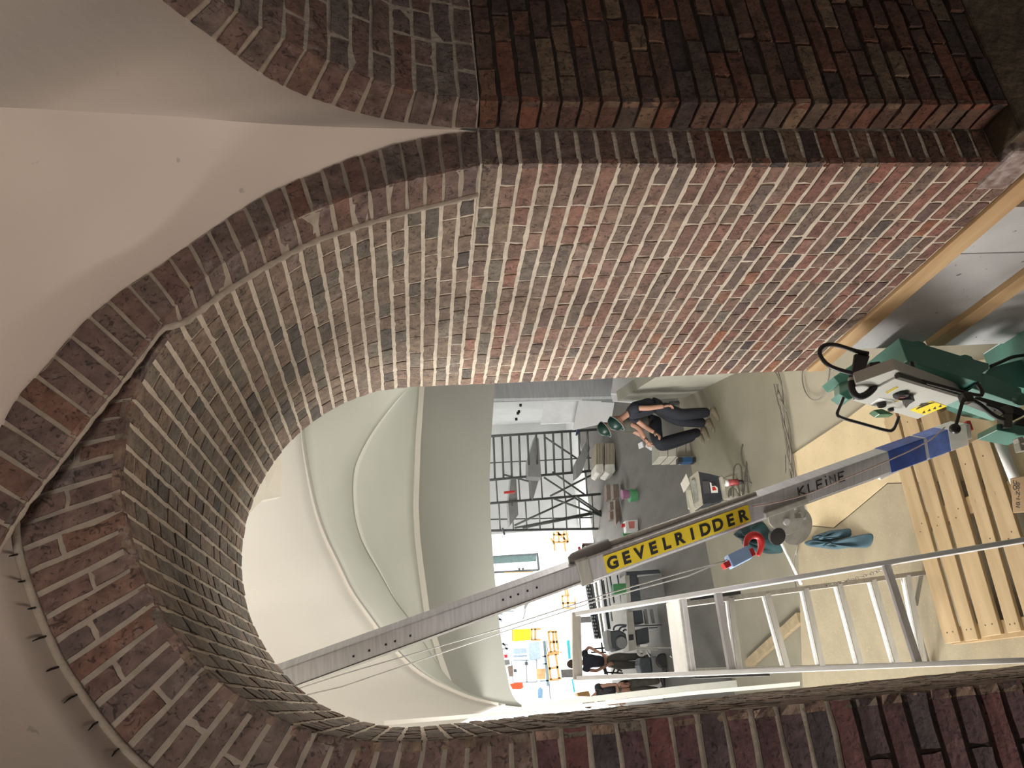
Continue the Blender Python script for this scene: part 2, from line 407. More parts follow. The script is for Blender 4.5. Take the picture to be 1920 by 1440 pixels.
# left front face and left half of the voussoir ring ----------------
wf = struct('wall_front', 'dark brick front wall and arch ring left of the passage')
bf = Bricks(wf, MB_RING)
ext = smooth_curve([(1.0, .80), (.86, .87), (.70, .915), (.58, .925), (.452, .908), (.395, .892), (.279, .84), (.154, .77), (.102, .728), (.036, .677), (-.023, .623), (-.075, .565), (-.15, .46), (-.215, .32), (-.25, .17), (-.272, 0), (-.276, -.22)], 300)
i0, i1 = 17.0, 46.0
innr = [B(i, YN) for i in np.linspace(i0, i1, 400)]; innr = resample(innr, 37)
outr = resample(np.array([(p[0], YN, Zk(p[1])) for p in ext]), 37)
MB().grid([[p + np.array((0, .005, 0)) + nrm(q - p) * .004 for p, q in zip(innr, outr)], [p + np.array((0, .005, 0)) for p in outr], [p + np.array((0, .12, 0)) for p in outr], [p + np.array((0, .12, 0)) + nrm(q - p) * .03 for p, q in zip(innr, outr)]]).build('mortar_ring', m_mortar_f, wf)
# a thin mortar lip along the outside of the ring
MB().tube([p + np.array((0, -.002, 0)) for p in resample(np.array(outr), 60)], .011, 6).build('mortar_lip', m_mortar_f, wf, smooth=True)
for k in range(36):
    a, b, c, d = innr[k], innr[k + 1], outr[k + 1], outr[k]
    if k % 2 == 0:
        bf.add([a, b, c, d], (0, -1, 0), (.001, .006, .004, .006), jit=.002)
    else:
        s = random.choice((.52, .62, .45)); e = a * (1 - s) + d * s; f = b * (1 - s) + c * s
        bf.add([a, b, f, e], (0, -1, 0), (.001, .006, .005, .006), jit=.002)
        bf.add([e, f, c, d], (0, -1, 0), (.005, .006, .004, .006), jit=.002)
# face below the springing
ZM = Zk(-.95)
MB().box((-.49, YN + .062, (ZS + ZM) / 2), (.846, .114, ZS - ZM)).build('mortar_bed', m_mortar_f, wf)
MB().box((-.495, YN + .07, (ZM + ZBL) / 2), (.846, .114, ZM - ZBL)).build('open_joint', m_mortar_raw, wf)
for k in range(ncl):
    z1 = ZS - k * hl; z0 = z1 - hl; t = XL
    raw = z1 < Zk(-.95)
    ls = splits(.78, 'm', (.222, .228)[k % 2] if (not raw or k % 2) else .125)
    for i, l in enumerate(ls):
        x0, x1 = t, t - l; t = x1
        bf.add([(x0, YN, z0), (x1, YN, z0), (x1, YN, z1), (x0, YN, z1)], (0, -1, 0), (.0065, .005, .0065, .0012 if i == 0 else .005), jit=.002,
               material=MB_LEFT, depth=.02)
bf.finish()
# steel wall ties sticking out of the ring
for (x, y, dx, dy) in ((33, 1040, -16, 3), (46, 1090, -12, 1), (66, 1140, -14, 2), (88, 1193, -27, 9), (113, 1250, -38, 16), (146, 1302, -26, 16), (184, 1353, -18, 16), (222, 1404, -12, 14)):
    a = onY(x + 2, y - 1, YN - .004); b = onY(x + dx * .5, y + dy * .35, YN - .03); c = onY(x + dx, y + dy, YN - .05)
    MB().tube([a, b, c], [.0026, .0024, .0012], 6).build('wall_tie', mat('black_steel', (.018, .017, .017), .5, .6), wf, smooth=True)

# rib arch over the right half --------------------------------------
wt = struct('trim_1', 'curved brick rib springing from the right pier over the passage arch')
_qn = nrm((-.075, 1.006, 0)); _q0 = np.array((1.54, 1.766, 0))
def onQ(x, y, off=0):
    r = ray(x, y); d = _qn.dot(_q0) + off - _qn.dot(CAM); return CAM + r * (d / _qn.dot(r))
e2 = [onQ(*q) for q in ((897, 244), (850, 247), (760, 262), (700, 280), (640, 302), (600, 318), (520, 350), (463, 383), (400, 425), (340, 468), (293, 500), (240, 533), (170, 590), (140, 620), (80, 690), (40, 735), (5, 770))]
e2 += [np.array((.52, 1.688, Zk(1.025))), np.array((.30, 1.672, Zk(1.08))), np.array((.1, 1.657, Zk(1.09)))]
in2 = [onQ(*q) for q in ((900, 308), (853, 319), (790, 331), (707, 350), (640, 375), (593, 391), (520, 424), (427, 485), (387, 514), (322, 578), (278, 640), (228, 708), (165, 783), (122, 842), (68, 912), (18, 975))]
in2 += [np.array((.25, 1.668, Zk(.935))), np.array((.05, 1.653, Zk(.945)))]
e2 = smooth_curve(e2, 300); in2 = smooth_curve(in2, 300)
NR = 35
eo = resample(e2, NR + 1); io = resample(in2, NR + 1)
def ribback(p):
    y = rib_y(p[0]); return np.array((p[0], y, p[2] + (y - p[1]) * .75 * min(1, max(0, (1.0 - p[0]) / .06))))
bb = [ribback(p) for p in io]; eb = [np.array((p[0], 1.80, p[2])) for p in eo]
# keep the rib soffit flush with the vault behind it
for i, p in enumerate(bb):
    if p[0] > .93:
        ks = min(range(0, 181), key=lambda k: abs(B(k / 10, p[1])[2] - p[2]) + (5 if False else 0)); bb[i] = np.array((min(p[0], B(ks / 10, p[1])[0]) - .002, p[1], p[2]))
br2 = Bricks(wt, MB_RING)
_in = .005
MB().grid([[p + _qn * _in for p in eo], [p + _qn * _in for p in io], [p for p in bb], [p for p in eb], [p + _qn * _in for p in eo]]).build('mortar_core', m_mortar_f, wt)
for k in range(NR):
    br2.add([io[k], io[k + 1], eo[k + 1], eo[k]], -_qn, (.0005, .0055, .004, .0055), jit=.0022, depth=.012)
    n = nrm(np.cross(io[k + 1] - io[k], bb[k] - io[k])); c = np.array((.6, 1.7, Zk(0))) - io[k]
    if n.dot(c) < 0: n = -n
    br2.add([io[k] + n * .003, io[k + 1] + n * .003, bb[k + 1] + n * .003, bb[k] + n * .003], n, (.0005, .0055, .005, .0055), jit=.0022, depth=.012)
br2.finish()
seam = [(p + np.array((0, -.004, -.002)) if p[0] > .97 else f + np.array((0, .02, .006))) for p, f in zip(bb, io)]
MB().tube(smooth_curve(seam, 80), [.008 + .004 * math.sin(i * 1.7) ** 2 for i in range(80)], 7).build('mortar_fillet', m_mortar_f, wt, smooth=True)

# right pier: narrow front face, side face and the jamb in shadow ----
wp = struct('wall_pier', 'dark brick corner pier right of the passage with open joints')
bp_ = Bricks(wp, MB_DARK)
XC = 1.61
ZBP = Zk(-1.93)
m_ = MB().box(((XR + XC) / 2 + .013, YN + .062, (ZS + ZBP) / 2), (XC - XR, .114, ZS - ZBP)); m_.build('mortar_bed', m_mortar_f, wp)
ncp = 28; hp = (ZS - ZBP) / ncp
for k in range(ncp):
    z1 = ZS - k * hp; z0 = z1 - hp
    bp_.add([(XR, YN, z0), (XC, YN, z0), (XC, YN, z1), (XR, YN, z1)], (0, -1, 0), (.0065, .003, .0065, .0006), jit=.0015, material=MB_RING if k < 12 else MB_DARK)
# side face (x = 1.61) and jamb (y = 1.651)
MB().box((XC + .9, YP + .07, (ZS + ZBP) / 2), (1.78, .116, ZS - ZBP)).build('deep_joint', m_mortar_raw, wp)
for k in range(ncp):
    z1 = ZS - k * hp; z0 = z1 - hp; r_ = random.uniform(0, .006)
    bp_.add([(XC, YP, z0), (XC, YN, z0), (XC, YN, z1), (XC, YP, z1)], (-1, 0, 0), (.005, .002, .005, .0005), jit=.0016, depth=.018)
    t = XC
    for i, l in enumerate(splits(1.15, 'm', (.108, .215)[k % 2] * random.uniform(.95, 1.25))):
        x0, x1 = t, t + l; t = x1; pr = 0 if i == 0 else random.uniform(-.008, .006)
        bp_.add([(x0, YP, z0), (x1, YP, z0), (x1, YP, z1), (x0, YP, z1)], (0, -1, 0), (.006, .005, .006, .0005 if i == 0 else .005), jit=.0022, depth=.022, proud=pr)
bp_.finish()
# rough concrete bearing under the pier
MB().box((2.2, 1.85, ZBP - .2), (1.4, .40, .40)).build('bearing_block', mat('rough_concrete', (.13, .095, .06), .95, var=.3, scale=18, bump=1.0, bscale=30), wp, bevel=.01)
MB().box((1.535, 1.80, ZBP - .065), (.14, .2, .12)).build('broken_brick', mat('chalky_brick', (.42, .36, .34), .95, c2=(.16, .09, .07), scale=26, bump=1.0, bscale=40), wp, bevel=.012)

# right-hand arch ring and its soffit --------------------------------
w3 = struct('trim_2', 'dark brick arch ring curving up on the far right')
e3 = smooth_curve([(1.770, -.22), (1.768, -.164), (1.752, -.003), (1.718, .121), (1.668, .236), (1.609, .33), (1.535, .405), (1.45, .478), (1.373, .541), (1.30, .605), (1.2, .68), (1.05, .75), (.85, .79), (.6, .80)], 200)
i3 = smooth_curve([(1.651, -.22), (1.634, -.102), (1.62, -.041), (1.601, .027), (1.577, .08), (1.546, .135), (1.525, .18), (1.488, .238), (1.46, .283), (1.421, .336), (1.38, .386), (1.325, .445), (1.23, .52), (1.08, .60), (.88, .65), (.62, .67)], 200)
N3 = 24
E3 = [np.array((XC, p[0], Zk(p[1]))) for p in resample(e3, N3 + 1)]; I3 = [np.array((XC, p[0], Zk(p[1]))) for p in resample(i3, N3 + 1)]
dx = np.array((.005, 0, 0))
MB().grid([[p + dx for p in E3], [p + dx for p in I3], [p + np.array((1.2, .0, .003)) for p in I3], [p + np.array((1.2, 0, 0)) for p in E3], [p + dx for p in E3]]).build('mortar_core', m_mortar_f, w3)
b3 = Bricks(w3, MB_RING)
for k in range(N3):
    b3.add([I3[k], I3[k + 1], E3[k + 1], E3[k]], (-1, 0, 0), (.0005, .006, .004, .006), jit=.0022)
    t_ = I3[k + 1] - I3[k]; n = nrm(np.cross(t_, (1, 0, 0))); n = n if n.dot(np.array((0, .9, Zk(-.3))) - I3[k] * np.array((0, 1, 1))) > 0 else -n
    t = 0
    for i, l in enumerate(splits(1.1, 'm', (.108, .215)[k % 2])):
        o0 = np.array((t, 0, 0)); o1 = np.array((t + l, 0, 0)); t += l
        b3.add([I3[k] + o0 + n * .003, I3[k] + o1 + n * .003, I3[k + 1] + o1 + n * .003, I3[k + 1] + o0 + n * .003], n, (.006, .005, .006, .0005 if i == 0 else .005), jit=.0022)
b3.finish()

# plaster vault over the near room -----------------------------------
wv = struct('ceiling', 'smooth warm grey plaster groin vault above the brick arches')
groin = [onH(860, 243, 2.385), onH(740, 241, 2.345), onH(640, 239, 2.27), onH(460, 230, 2.10), onH(333, 218, 1.92), onH(167, 210, 1.64), onH(0, 200, 1.36)]
groin += [groin[-1] + np.array((-.24, -.26, .14)), groin[-1] + np.array((-.55, -.6, .24)), groin[-1] + np.array((-1.0, -1.1, .28))]
G = smooth_curve(groin, 90)
E2 = resample(np.array([p + _qn * .006 for p in e2]), 90)
E3w = resample(np.array([(XC + .03, p[0], Zk(p[1])) for p in e3]), 90)
def web(A, Bc, bulge, name, mt):
    rows = []
    for s in np.linspace(0, 1, 15):
        q = A * (1 - s) + Bc * s; k = math.sin(math.pi * s) * bulge
        rows.append([p + np.array((0, 0, k * min(1, i / 30))) for i, p in enumerate(q)])
    back = [[p + nrm(p - CAM) * .03 for p in r] for r in rows]
    MB().grid(back).build('vault_back', mt, wv, smooth=True)
    return MB().grid(rows).build(name, mt, wv, smooth=True)
web(E2, G, .03, 'vault_web', m_plaster)
web(G, E3w, .02, 'vault_web', m_plaster)
lx = resample(np.array([(p[0], YN + .02, Zk(p[1])) for p in ext]), 80)
rows = []
for s in np.linspace(0, 1, 16):
    k = 1 + .42 * s ** .8; rows.append([np.array((.70 + (p[0] - .70) * k, YN + .02 - 1.5 * s, Zk(-.05) + (p[2] - Zk(-.05)) * k)) for p in lx])
MB().grid(rows).build('vault_web', m_plaster, wv, smooth=True, solid=.02)
# timber and concrete boards under the right reveal -------------------
tb = struct('trim_3', 'pale timber rail under the brick wall')
pine = mat('pine', (.55, .37, .19), .7, c2=(.42, .25, .11), scale=5, stretch=(1, .25, 3), bump=.2)
MB().box((XR + .045, 2.56, Zk(-2.12)), (.115, 1.72, .095)).build('timber_rail', pine, tb, bevel=.004)
MB().box((XR + .06, 2.45, Zk(-2.68)), (.10, 1.5, .10)).build('timber_rail', pine, tb, bevel=.004)
cb = struct('wall_board', 'grey concrete boards below the timber rail')
m_board = mat('grey_board', (.50, .49, .48), .85, c2=(.40, .39, .385), scale=3, bump=.25, bscale=40, spots=(30, .70, (.16, .15, .14)))
for (z0, z1) in ((-2.17, -2.63), (-2.73, -3.40)):
    for (y0, y1) in ((1.7, 2.372), (2.378, 3.27)):
        MB().box((XR + .10, (y0 + y1) / 2, Zk((z0 + z1) / 2)), (.12, y1 - y0, z1 - z0)).build('board', m_board, cb, bevel=.003)

# far side of the front wall, so that no light leaks round the passage
wb = struct('wall_passage_end')
inner = [np.array((p[0], YF - .01, Zk(p[1]))) for p in resample(farS, 40)]
inner = [np.array((XR + .01, YF - .01, Zk(-2.1)))] + inner + [np.array((XL - .01, YF - .01, Zk(-3.4)))]
c0 = np.array((.7, YF - .01, Zk(-.4)))
outer = [c0 + (p - c0) * np.array((5, 1, 5)) for p in inner]
inner = [c0 + (p - c0) * np.array((1.09, 1, 1.09)) for p in inner]
MB().grid([inner, outer]).build('end_wall', m_plaster_w, wb, solid=.03)
# ------------------------------------------------------------------ middle room and hall
ZD, ZF = Zk(-3.4), 0.0
m_chip = mat('chipboard', (.50, .405, .25), .8, c2=(.43, .345, .21), scale=3.5, bump=.12, bscale=80, spots=(60, .66, (.36, .28, .16)))
m_screed = mat('beige_screed', (.29, .265, .20), .85, c2=(.24, .22, .165), scale=1.6, bump=.1)
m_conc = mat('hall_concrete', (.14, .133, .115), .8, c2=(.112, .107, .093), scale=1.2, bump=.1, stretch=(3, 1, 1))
fl = struct('floor', 'beige and grey concrete floor')
MB().box((2.0, 9.3, ZF - .1), (14, 7.0, .2)).build('screed', m_screed, fl)
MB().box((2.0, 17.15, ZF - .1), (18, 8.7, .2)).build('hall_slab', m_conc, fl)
MB().box((2.0, 26.0, ZF - .1), (20, 9.0, .2)).build('rear_slab', mat('overlit_concrete', (.62, .62, .60), .8, var=.05), fl)  # rear slab made paler to put the over-lighting into its colour
dk = struct('floor_deck', 'raised chipboard deck inside and beyond the passage')
edge = [onZ(1462, 690, ZD), onZ(1470, 760, ZD), onZ(1480, 860, ZD), onZ(1492, 980, ZD), onZ(1500, 1080, ZD), onZ(1515, 1250, ZD), onZ(1520, 1310, ZD)]
poly = [np.array((-1.6, 1.2, ZD)), np.array((3.6, 1.2, ZD)), np.array((3.6, 5.7, ZD))] + edge + [np.array((-1.6, 7.3, ZD))]
MB().prism([p - np.array((0, 0, .06)) for p in poly], (0, 0, .05)).build('deck_slab', m_screed, dk)
# separate boards laid on the deck
def flat(pts, name, mt, t=.018, par=None, z=ZD, dz=0):
    q = [onZ(x, y, z + t + dz) for x, y in pts]; return MB().prism([p - np.array((0, 0, t)) for p in q], (0, 0, t)).build(name, mt, par, bevel=.002)
flat([(1484, 853), (1590, 783), (1700, 700), (1920, 660), (1920, 900), (1663, 905), (1563, 989), (1522, 985)], 'chipboard_sheet', m_chip, .012, dk, dz=-.008)
flat([(1564, 991), (1664, 907), (1920, 902), (1920, 1300), (1505, 1300), (1496, 1012), (1523, 987)], 'chipboard_sheet', mat('worn_chipboard', (.31, .265, .18), .8, c2=(.25, .215, .145), scale=4, bump=.15, bscale=60, spots=(45, .62, (.33, .27, .17))), .010, dk, dz=-.0085)

# bulkhead between the middle room and the hall, and the vault above it
YB = 12.6
vb = struct('wall_bulkhead', 'grey plaster bulkhead with a wide flat arch towards the bright hall')
bot = [(935, 640), (928, 720), (921, 820), (918, 900), (920, 980), (925, 1050), (932, 1130), (940, 1200), (948, 1250), (957, 1295), (966, 1312), (978, 1322)]
top = [(803, 640), (796, 725), (789, 830), (785, 950), (788, 1010), (794, 1060), (806, 1150), (830, 1230), (850, 1287), (900, 1312), (940, 1322), (978, 1326)]
bt = resample([onY(*q, YB) for q in bot], 60); tp = resample([onY(*q, YB) for q in top], 60)
off = np.array((0, .35, 0))
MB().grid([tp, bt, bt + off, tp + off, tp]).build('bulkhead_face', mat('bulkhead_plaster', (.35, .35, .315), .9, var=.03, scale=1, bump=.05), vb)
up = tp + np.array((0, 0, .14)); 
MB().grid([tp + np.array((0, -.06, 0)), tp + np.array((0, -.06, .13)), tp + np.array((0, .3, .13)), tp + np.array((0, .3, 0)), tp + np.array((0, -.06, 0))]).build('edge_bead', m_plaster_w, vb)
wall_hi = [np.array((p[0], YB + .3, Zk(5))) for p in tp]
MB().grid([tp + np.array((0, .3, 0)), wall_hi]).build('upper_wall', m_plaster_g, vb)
mv = struct('ceiling_middle', 'cream and grey-green plaster vault of the middle room')
A = [(545, 640), (560, 725), (568, 790), (573, 840), (583, 897), (597, 960), (615, 1010), (640, 1060), (663, 1110), (690, 1147), (723, 1193), (767, 1243), (807, 1273), (847, 1293), (893, 1312), (940, 1322)]
A2 = [(860, 640), (765, 725), (707, 793), (673, 850), (660, 890), (662, 960), (672, 1000), (683, 1027), (713, 1077), (740, 1127), (767, 1160), (790, 1200), (820, 1247), (847, 1285), (893, 1311), (940, 1322)]
a1 = smooth_curve([onY(*q, 9.6) for q in A], 70); a2 = smooth_curve([onY(*q, 10.6) for q in A2], 70)
tpu = resample(tp[:56] + np.array((0, -.05, .10)), 70)
def loft(c1, c2, name, mt, bulge=0, n=10, s=mv):
    rows = []
    for t in np.linspace(0, 1, n): rows.append([p * (1 - t) + q * t + np.array((0, 0, bulge * math.sin(math.pi * t))) for p, q in zip(c1, c2)])
    return MB().grid(rows).build(name, mt, s, smooth=True, solid=.02)
loft(a2, tpu, 'vault_web', mat('pale_green_plaster', (.76, .775, .70), .9, var=.03, scale=.8), .12)
loft(a1, a2, 'vault_web', m_plaster_g, -.05)
a1f = a1 + np.array((0, -.12, .05))
MB().tube(a1f[8:], .035, 6).build('plaster_bead', m_plaster_w, mv, smooth=True)
near_c = resample([np.array((p[0], 3.6, Zk(p[1]))) for p in [(2.2, .0), (2.1, .7), (1.75, 1.25), (1.2, 1.6), (.7, 1.7), (.1, 1.6), (-.3, 1.2), (-.5, .6), (-.5, -.3)]], 70)
loft(near_c, a1, 'vault_web', m_plaster_w, .55, 16)
# white groin splinter at the head of the opening
g = [onY(470, 960, 6.6), onY(478, 915, 6.6), onY(497, 885, 6.6), onY(500, 918, 6.5), onY(526, 931, 6.4), onY(492, 938, 6.5)]
MB().prism(g, (0, .06, .03)).build('plaster_groin', mat('white_plaster', (.85, .84, .80), .9, var=.02), mv)
g = [onY(497, 862, 6.7), onY(527, 858, 6.7), onY(526, 931, 6.6), onY(500, 918, 6.6)]
MB().prism(g, (0, .05, .03)).build('plaster_groin', m_plaster_w, mv)

# left jamb of the wide arch, with a white strip painting its sunlit edge
jb = struct('trim_4', 'vertical jamb with a painted-on sunlit edge beside the left end of the passage')
def vstrip(pts_img, Y, name, mt, th, par):
    q = [onY(x, y, Y) for x, y in pts_img]; return MB().prism(q, (0, th, 0)).build(name, mt, par)
vstrip([(700, 1337), (978, 1321), (1300, 1283), (1560, 1258), (1900, 1228), (1900, 1250), (1560, 1278), (1300, 1296), (978, 1330), (700, 1352)], YB + .02, 'jamb_face', mat('jamb_paint', (.62, .62, .57), .8, var=.03), .3, jb)
vstrip([(720, 1352), (1000, 1330), (1300, 1296), (1500, 1278), (1500, 1286), (1300, 1303), (1000, 1337), (720, 1360)], 5.2, 'jamb_edge', mat('sunlit_edge_white', (.92, .92, .90), .6, var=.01), .05, jb)

# low parapet wall of the middle room on the right
pw = struct('wall_parapet', 'low beige wall in the middle room behind the two bending workers')
q = [onX(1244, 700, 4.32), onX(1223, 737, 4.32)]
zp = Zk(-3.72)
MB().hexa([(3.90, 8.0, 0), (4.1, 8.0, 0), (5.12, 12.5, 0), (4.92, 12.5, 0), (3.90, 8.0, zp), (4.1, 8.0, zp), (5.12, 12.5, zp), (4.92, 12.5, zp)]).build('wall_panel', mat('parapet_plaster', (.36, .35, .29), .85, var=.06, scale=2), pw)
MB().beam((3.84, 8.0, .05), (4.16, 9.5, .05), .06, .1).build('timber_sole', pine, pw)
# hall right wall, rear wall
hw = struct('wall_hall', 'grey concrete and white boarded walls of the bright hall')
m_hallc = mat('grey_hall_wall', (.36, .37, .38), .85, c2=(.29, .30, .31), scale=2.5, stretch=(1, 1, 8), bump=.2)
m_hallw = mat('white_hall_board', (.74, .75, .75), .85, var=.05, scale=1.5)
q = [onY(900, 700, 13.4), onY(1160, 690, 13.4), onY(1152, 743, 13.4), onY(900, 748, 13.4)]
MB().prism(q, (0, .15, 0)).build('concrete_panel', m_hallc, hw)
q = [onY(895, 747, 14.2), onY(1085, 742, 14.2), onY(1085, 746, 14.2), onY(895, 752, 14.2)]
MB().prism(q, (0, .1, 0)).build('dark_edge', mat('dark_metal', (.07, .07, .07), .5, .3), hw)
# side wall running back to the scaffold
MB().hexa([(6.0, 13.6, 0), (6.15, 13.6, 0), (8.9, 24, 0), (8.7, 24, 0), (6.0, 13.6, 7), (6.15, 13.6, 7), (8.9, 24, 7), (8.7, 24, 7)]).build('board_wall', m_hallw, hw)
MB().box((3.0, 30.2, 4.5), (22, .2, 9)).build('rear_wall', mat('white_rear_wall', (.85, .85, .84), .8, var=.02), hw)
for (p4, Y, mt) in (([(1020, 755), (1088, 752), (1078, 792), (1014, 795)], 14.6, 'plastic'), ([(1090, 742), (1150, 745), (1152, 752), (1092, 750)], 14.2, 'e'), ([(1085, 752), (1152, 755), (1146, 790), (1074, 806)], 14.4, 'b'),
                    ([(1150, 707), (1236, 706), (1216, 742), (1146, 738)], 12.9, 'b2'), ([(1146, 738), (1216, 742), (1206, 756), (1150, 752)], 12.95, 'b2')):
    q = [onY(x, y, Y) for x, y in p4]
    MB().prism(q, (0, .03, 0)).build('leaning_board', {'plastic': mat('white_sheet', (.78, .79, .80), .5, var=.08, scale=3, bump=.6, bscale=6), 'b': m_hallw, 'b2': m_hallw, 'e': mat('grey_profile', (.35, .36, .36), .4, .4)}[mt], hw)
for (x, y) in ((979, 748), (976, 760), (973, 772), (971, 775), (968, 786)):
    c = onY(x, y, 14.5); MB().box(c, (.05, .05, .05)).build('wall_socket', mat('black_steel', (.018, .017, .017), .5, .6), hw)
MB().box((7.0, 23.4, 4.5), (4.3, .2, 9)).build('board_wall', m_hallw, hw)
# hall shell, so that daylight only enters from above and behind
sh = struct('wall_shell')
MB().box((-4.9, 14, 3.5), (.2, 22, 7)).build('side_wall', m_hallw, sh)
# ------------------------------------------------------------------ things on the deck
m_alu = mat('brushed_aluminium', (.46, .455, .475), .42, .2, var=.12, scale=6, stretch=(1, 1, 14))
m_alu_l = mat('bright_aluminium', (.72, .73, .74), .32, .35, var=.08, scale=8, stretch=(6, 1, 1))
m_alu_g = mat('dull_aluminium', (.40, .385, .35), .5, .25, var=.12, scale=6, stretch=(1, 1, 10))
m_steel = mat('galvanised_steel', (.45, .44, .40), .4, .3, var=.15, scale=20)
m_black = mat('black_rubber', (.022, .022, .023), .55, var=.2)
m_yel = mat('yellow_sticker', (.80, .60, .03), .5, var=.03)
m_red = mat('red_paint', (.55, .03, .03), .4, var=.08)
m_white = mat('white_plastic', (.75, .75, .73), .5, var=.03)
def textmesh(name, s, size, material, o, xdir, ydir, parent, thick=.0008, bold=0.0, space=1.0, align='LEFT'):
    cu = bpy.data.curves.new(name, 'FONT'); cu.body = s; cu.size = size; cu.extrude = thick; cu.offset = bold; cu.space_character = space; cu.align_x = align
    tmp = bpy.data.objects.new(name, cu); col.objects.link(tmp)
    dg = bpy.context.evaluated_depsgraph_get(); me = bpy.data.meshes.new_from_object(tmp.evaluated_get(dg)); col.objects.unlink(tmp); bpy.data.objects.remove(tmp)
    xd = nrm(xdir); yd = np.array(ydir, float); yd = nrm(yd - xd * yd.dot(xd)); zd = np.cross(xd, yd)
    R = np.stack([xd, yd, zd], 1); me.transform(Matrix(R.tolist()).to_4x4()); me.name = name
    me.materials.clear(); me.materials.append(material)
    ob = bpy.data.objects.new(name, me); link(ob, parent)
    pl = np.array((0, 0, 0.)); q = parent
    while q is not None: pl = pl + np.array(q.location); q = q.parent
    ob.location = tuple(np.array(o, float) - pl); return ob

# ---- pallet --------------------------------------------------------
ZP = ZD + .15
pal = thing('pallet', 'pale wooden pallet with wide slats lying below the ladder', 'pallet', (.85, 4.2, ZD))
m_slat = mat('pallet_wood', (.41, .30, .17), .75, c2=(.32, .225, .115), scale=4, stretch=(.35, 3, 1), bump=.15, spots=(22, .735, (.14, .10, .06)))
for (a0, a1, b0, b1) in (((1715.5, 1000), (1743, 1000), (1771, 1207), (1801, 1203)), ((1750.5, 1000), (1778, 1000), (1809.6, 1202), (1833.6, 1199)), ((1786.6, 1000), (1822.7, 1000), (1841, 1195), (1877, 1189)),
                         ((1836, 1000), (1863, 1000), (1889, 1187), (1914.6, 1183)), ((1873, 1000), (1911, 1000), (1927, 1180), (1968, 1176))):
    P0, P1, Q0, Q1 = onZ(*a0, ZP), onZ(*a1, ZP), onZ(*b0, ZP), onZ(*b1, ZP)
    xe = 1.62 if a0[0] < 1800 else 1.16
    T0 = P0 + (P0 - Q0) / (P0 - Q0)[0] * (xe - P0[0]); T1 = P1 + (P1 - Q1) / (P1 - Q1)[0] * (xe - P1[0])
    s = MB().prism([Q0, Q1, T1, T0], (0, 0, -.022)).build('slat', m_slat, pal, bevel=.003)
    for (u, v) in ((.04, .35), (.04, .7), (.45, .4), (.48, .65), (.9, .4)):
        c = (Q0 * (1 - v) + Q1 * v) * (1 - u) + (T0 * (1 - v) + T1 * v) * u
        n_ = MB().lathe([(0, .001), (.005, .001), (.005, -.002)], c, n=8); o_ = n_.build('nail', mat('nail_head', (.10, .075, .05), .5, .5), s)
        o_.location = tuple(c - np.array(pal.location) - np.array(s.location))
for xx in (.12, .83, 1.52):
    MB().beam((xx, 4.62, ZD + .064), (xx, 3.72 if xx < 1 else 4.15, ZD + .064), .10, .128).build('stringer', mat('dark_pallet_wood', (.32, .22, .11), .8, var=.2, scale=6), pal, bevel=.003)

# ---- platform ladder ------------------------------------------------
lad = thing('platform_ladder', 'aluminium platform step ladder standing in front of the pallet', 'ladder', (.25, 4.1, ZD))
tr, tl = onY(1080, 1152, 4.40), onY(1083, 1272, 4.40)
br_, bl_ = onY(1920, 1013, 3.50), onY(1920, 1238, 3.50)
def ext_to(a, b, z): return b + (b - a) / (b - a)[2] * (z - b[2])
fr, flt = ext_to(tr, br_, ZD), ext_to(tl, bl_, ZD)
def chan(a, b, w, h, name, mt, par=lad, up=(0, -1, .4)):      # C-section stile: web and two flanges
    m = MB().beam(a, b, w, h, up); return m.build(name, mt, par, bevel=.004)
chan(tr, fr, .026, .062, 'stile', m_alu_l); chan(tl, flt, .026, .062, 'stile', m_alu_l)
def lerp(a, b, t): return a * (1 - t) + b * t
def at_img(a, b, x):           # point of the 3-D segment a-b seen at image column x
    ts = np.linspace(0, 1, 801); xs = [proj(lerp(a, b, t))[0] for t in ts]; i = int(np.argmin(np.abs(np.array(xs) - x))); return lerp(a, b, ts[i])
chan(lerp(tr, tl, -.03) + np.array((0, 0, -.0)), lerp(tr, tl, 1.03), .04, .05, 'top_rail', m_alu_g, up=(0, 0, 1))
for x, x2, w in ((1345, 1372, .05), (1660, 1722, .06)):
    MB().beam(at_img(tr, fr, x), at_img(tl, flt, x2), .02, w, (0, -.5, 1)).build('crossbar', m_alu, lad, bevel=.003)
# platform tray between the two sections
p1, p2 = at_img(tr, fr, 1287), at_img(tl, flt, 1307)
bk = np.array((0, .27, .01))
MB().hexa([p2, p1, p1 + bk, p2 + bk, p2 + np.array((0, 0, .03)), p1 + np.array((0, 0, .03)), p1 + bk + np.array((0, 0, .03)), p2 + bk + np.array((0, 0, .03))]).build('platform', mat('white_tray', (.80, .80, .82), .3, .3, var=.06, scale=9), lad, bevel=.006)
MB().beam(p1 + np.array((.0, .02, .03)), p2 + np.array((0, .02, .03)), .03, .03).build('platform_lip', m_alu_l, lad, bevel=.003)
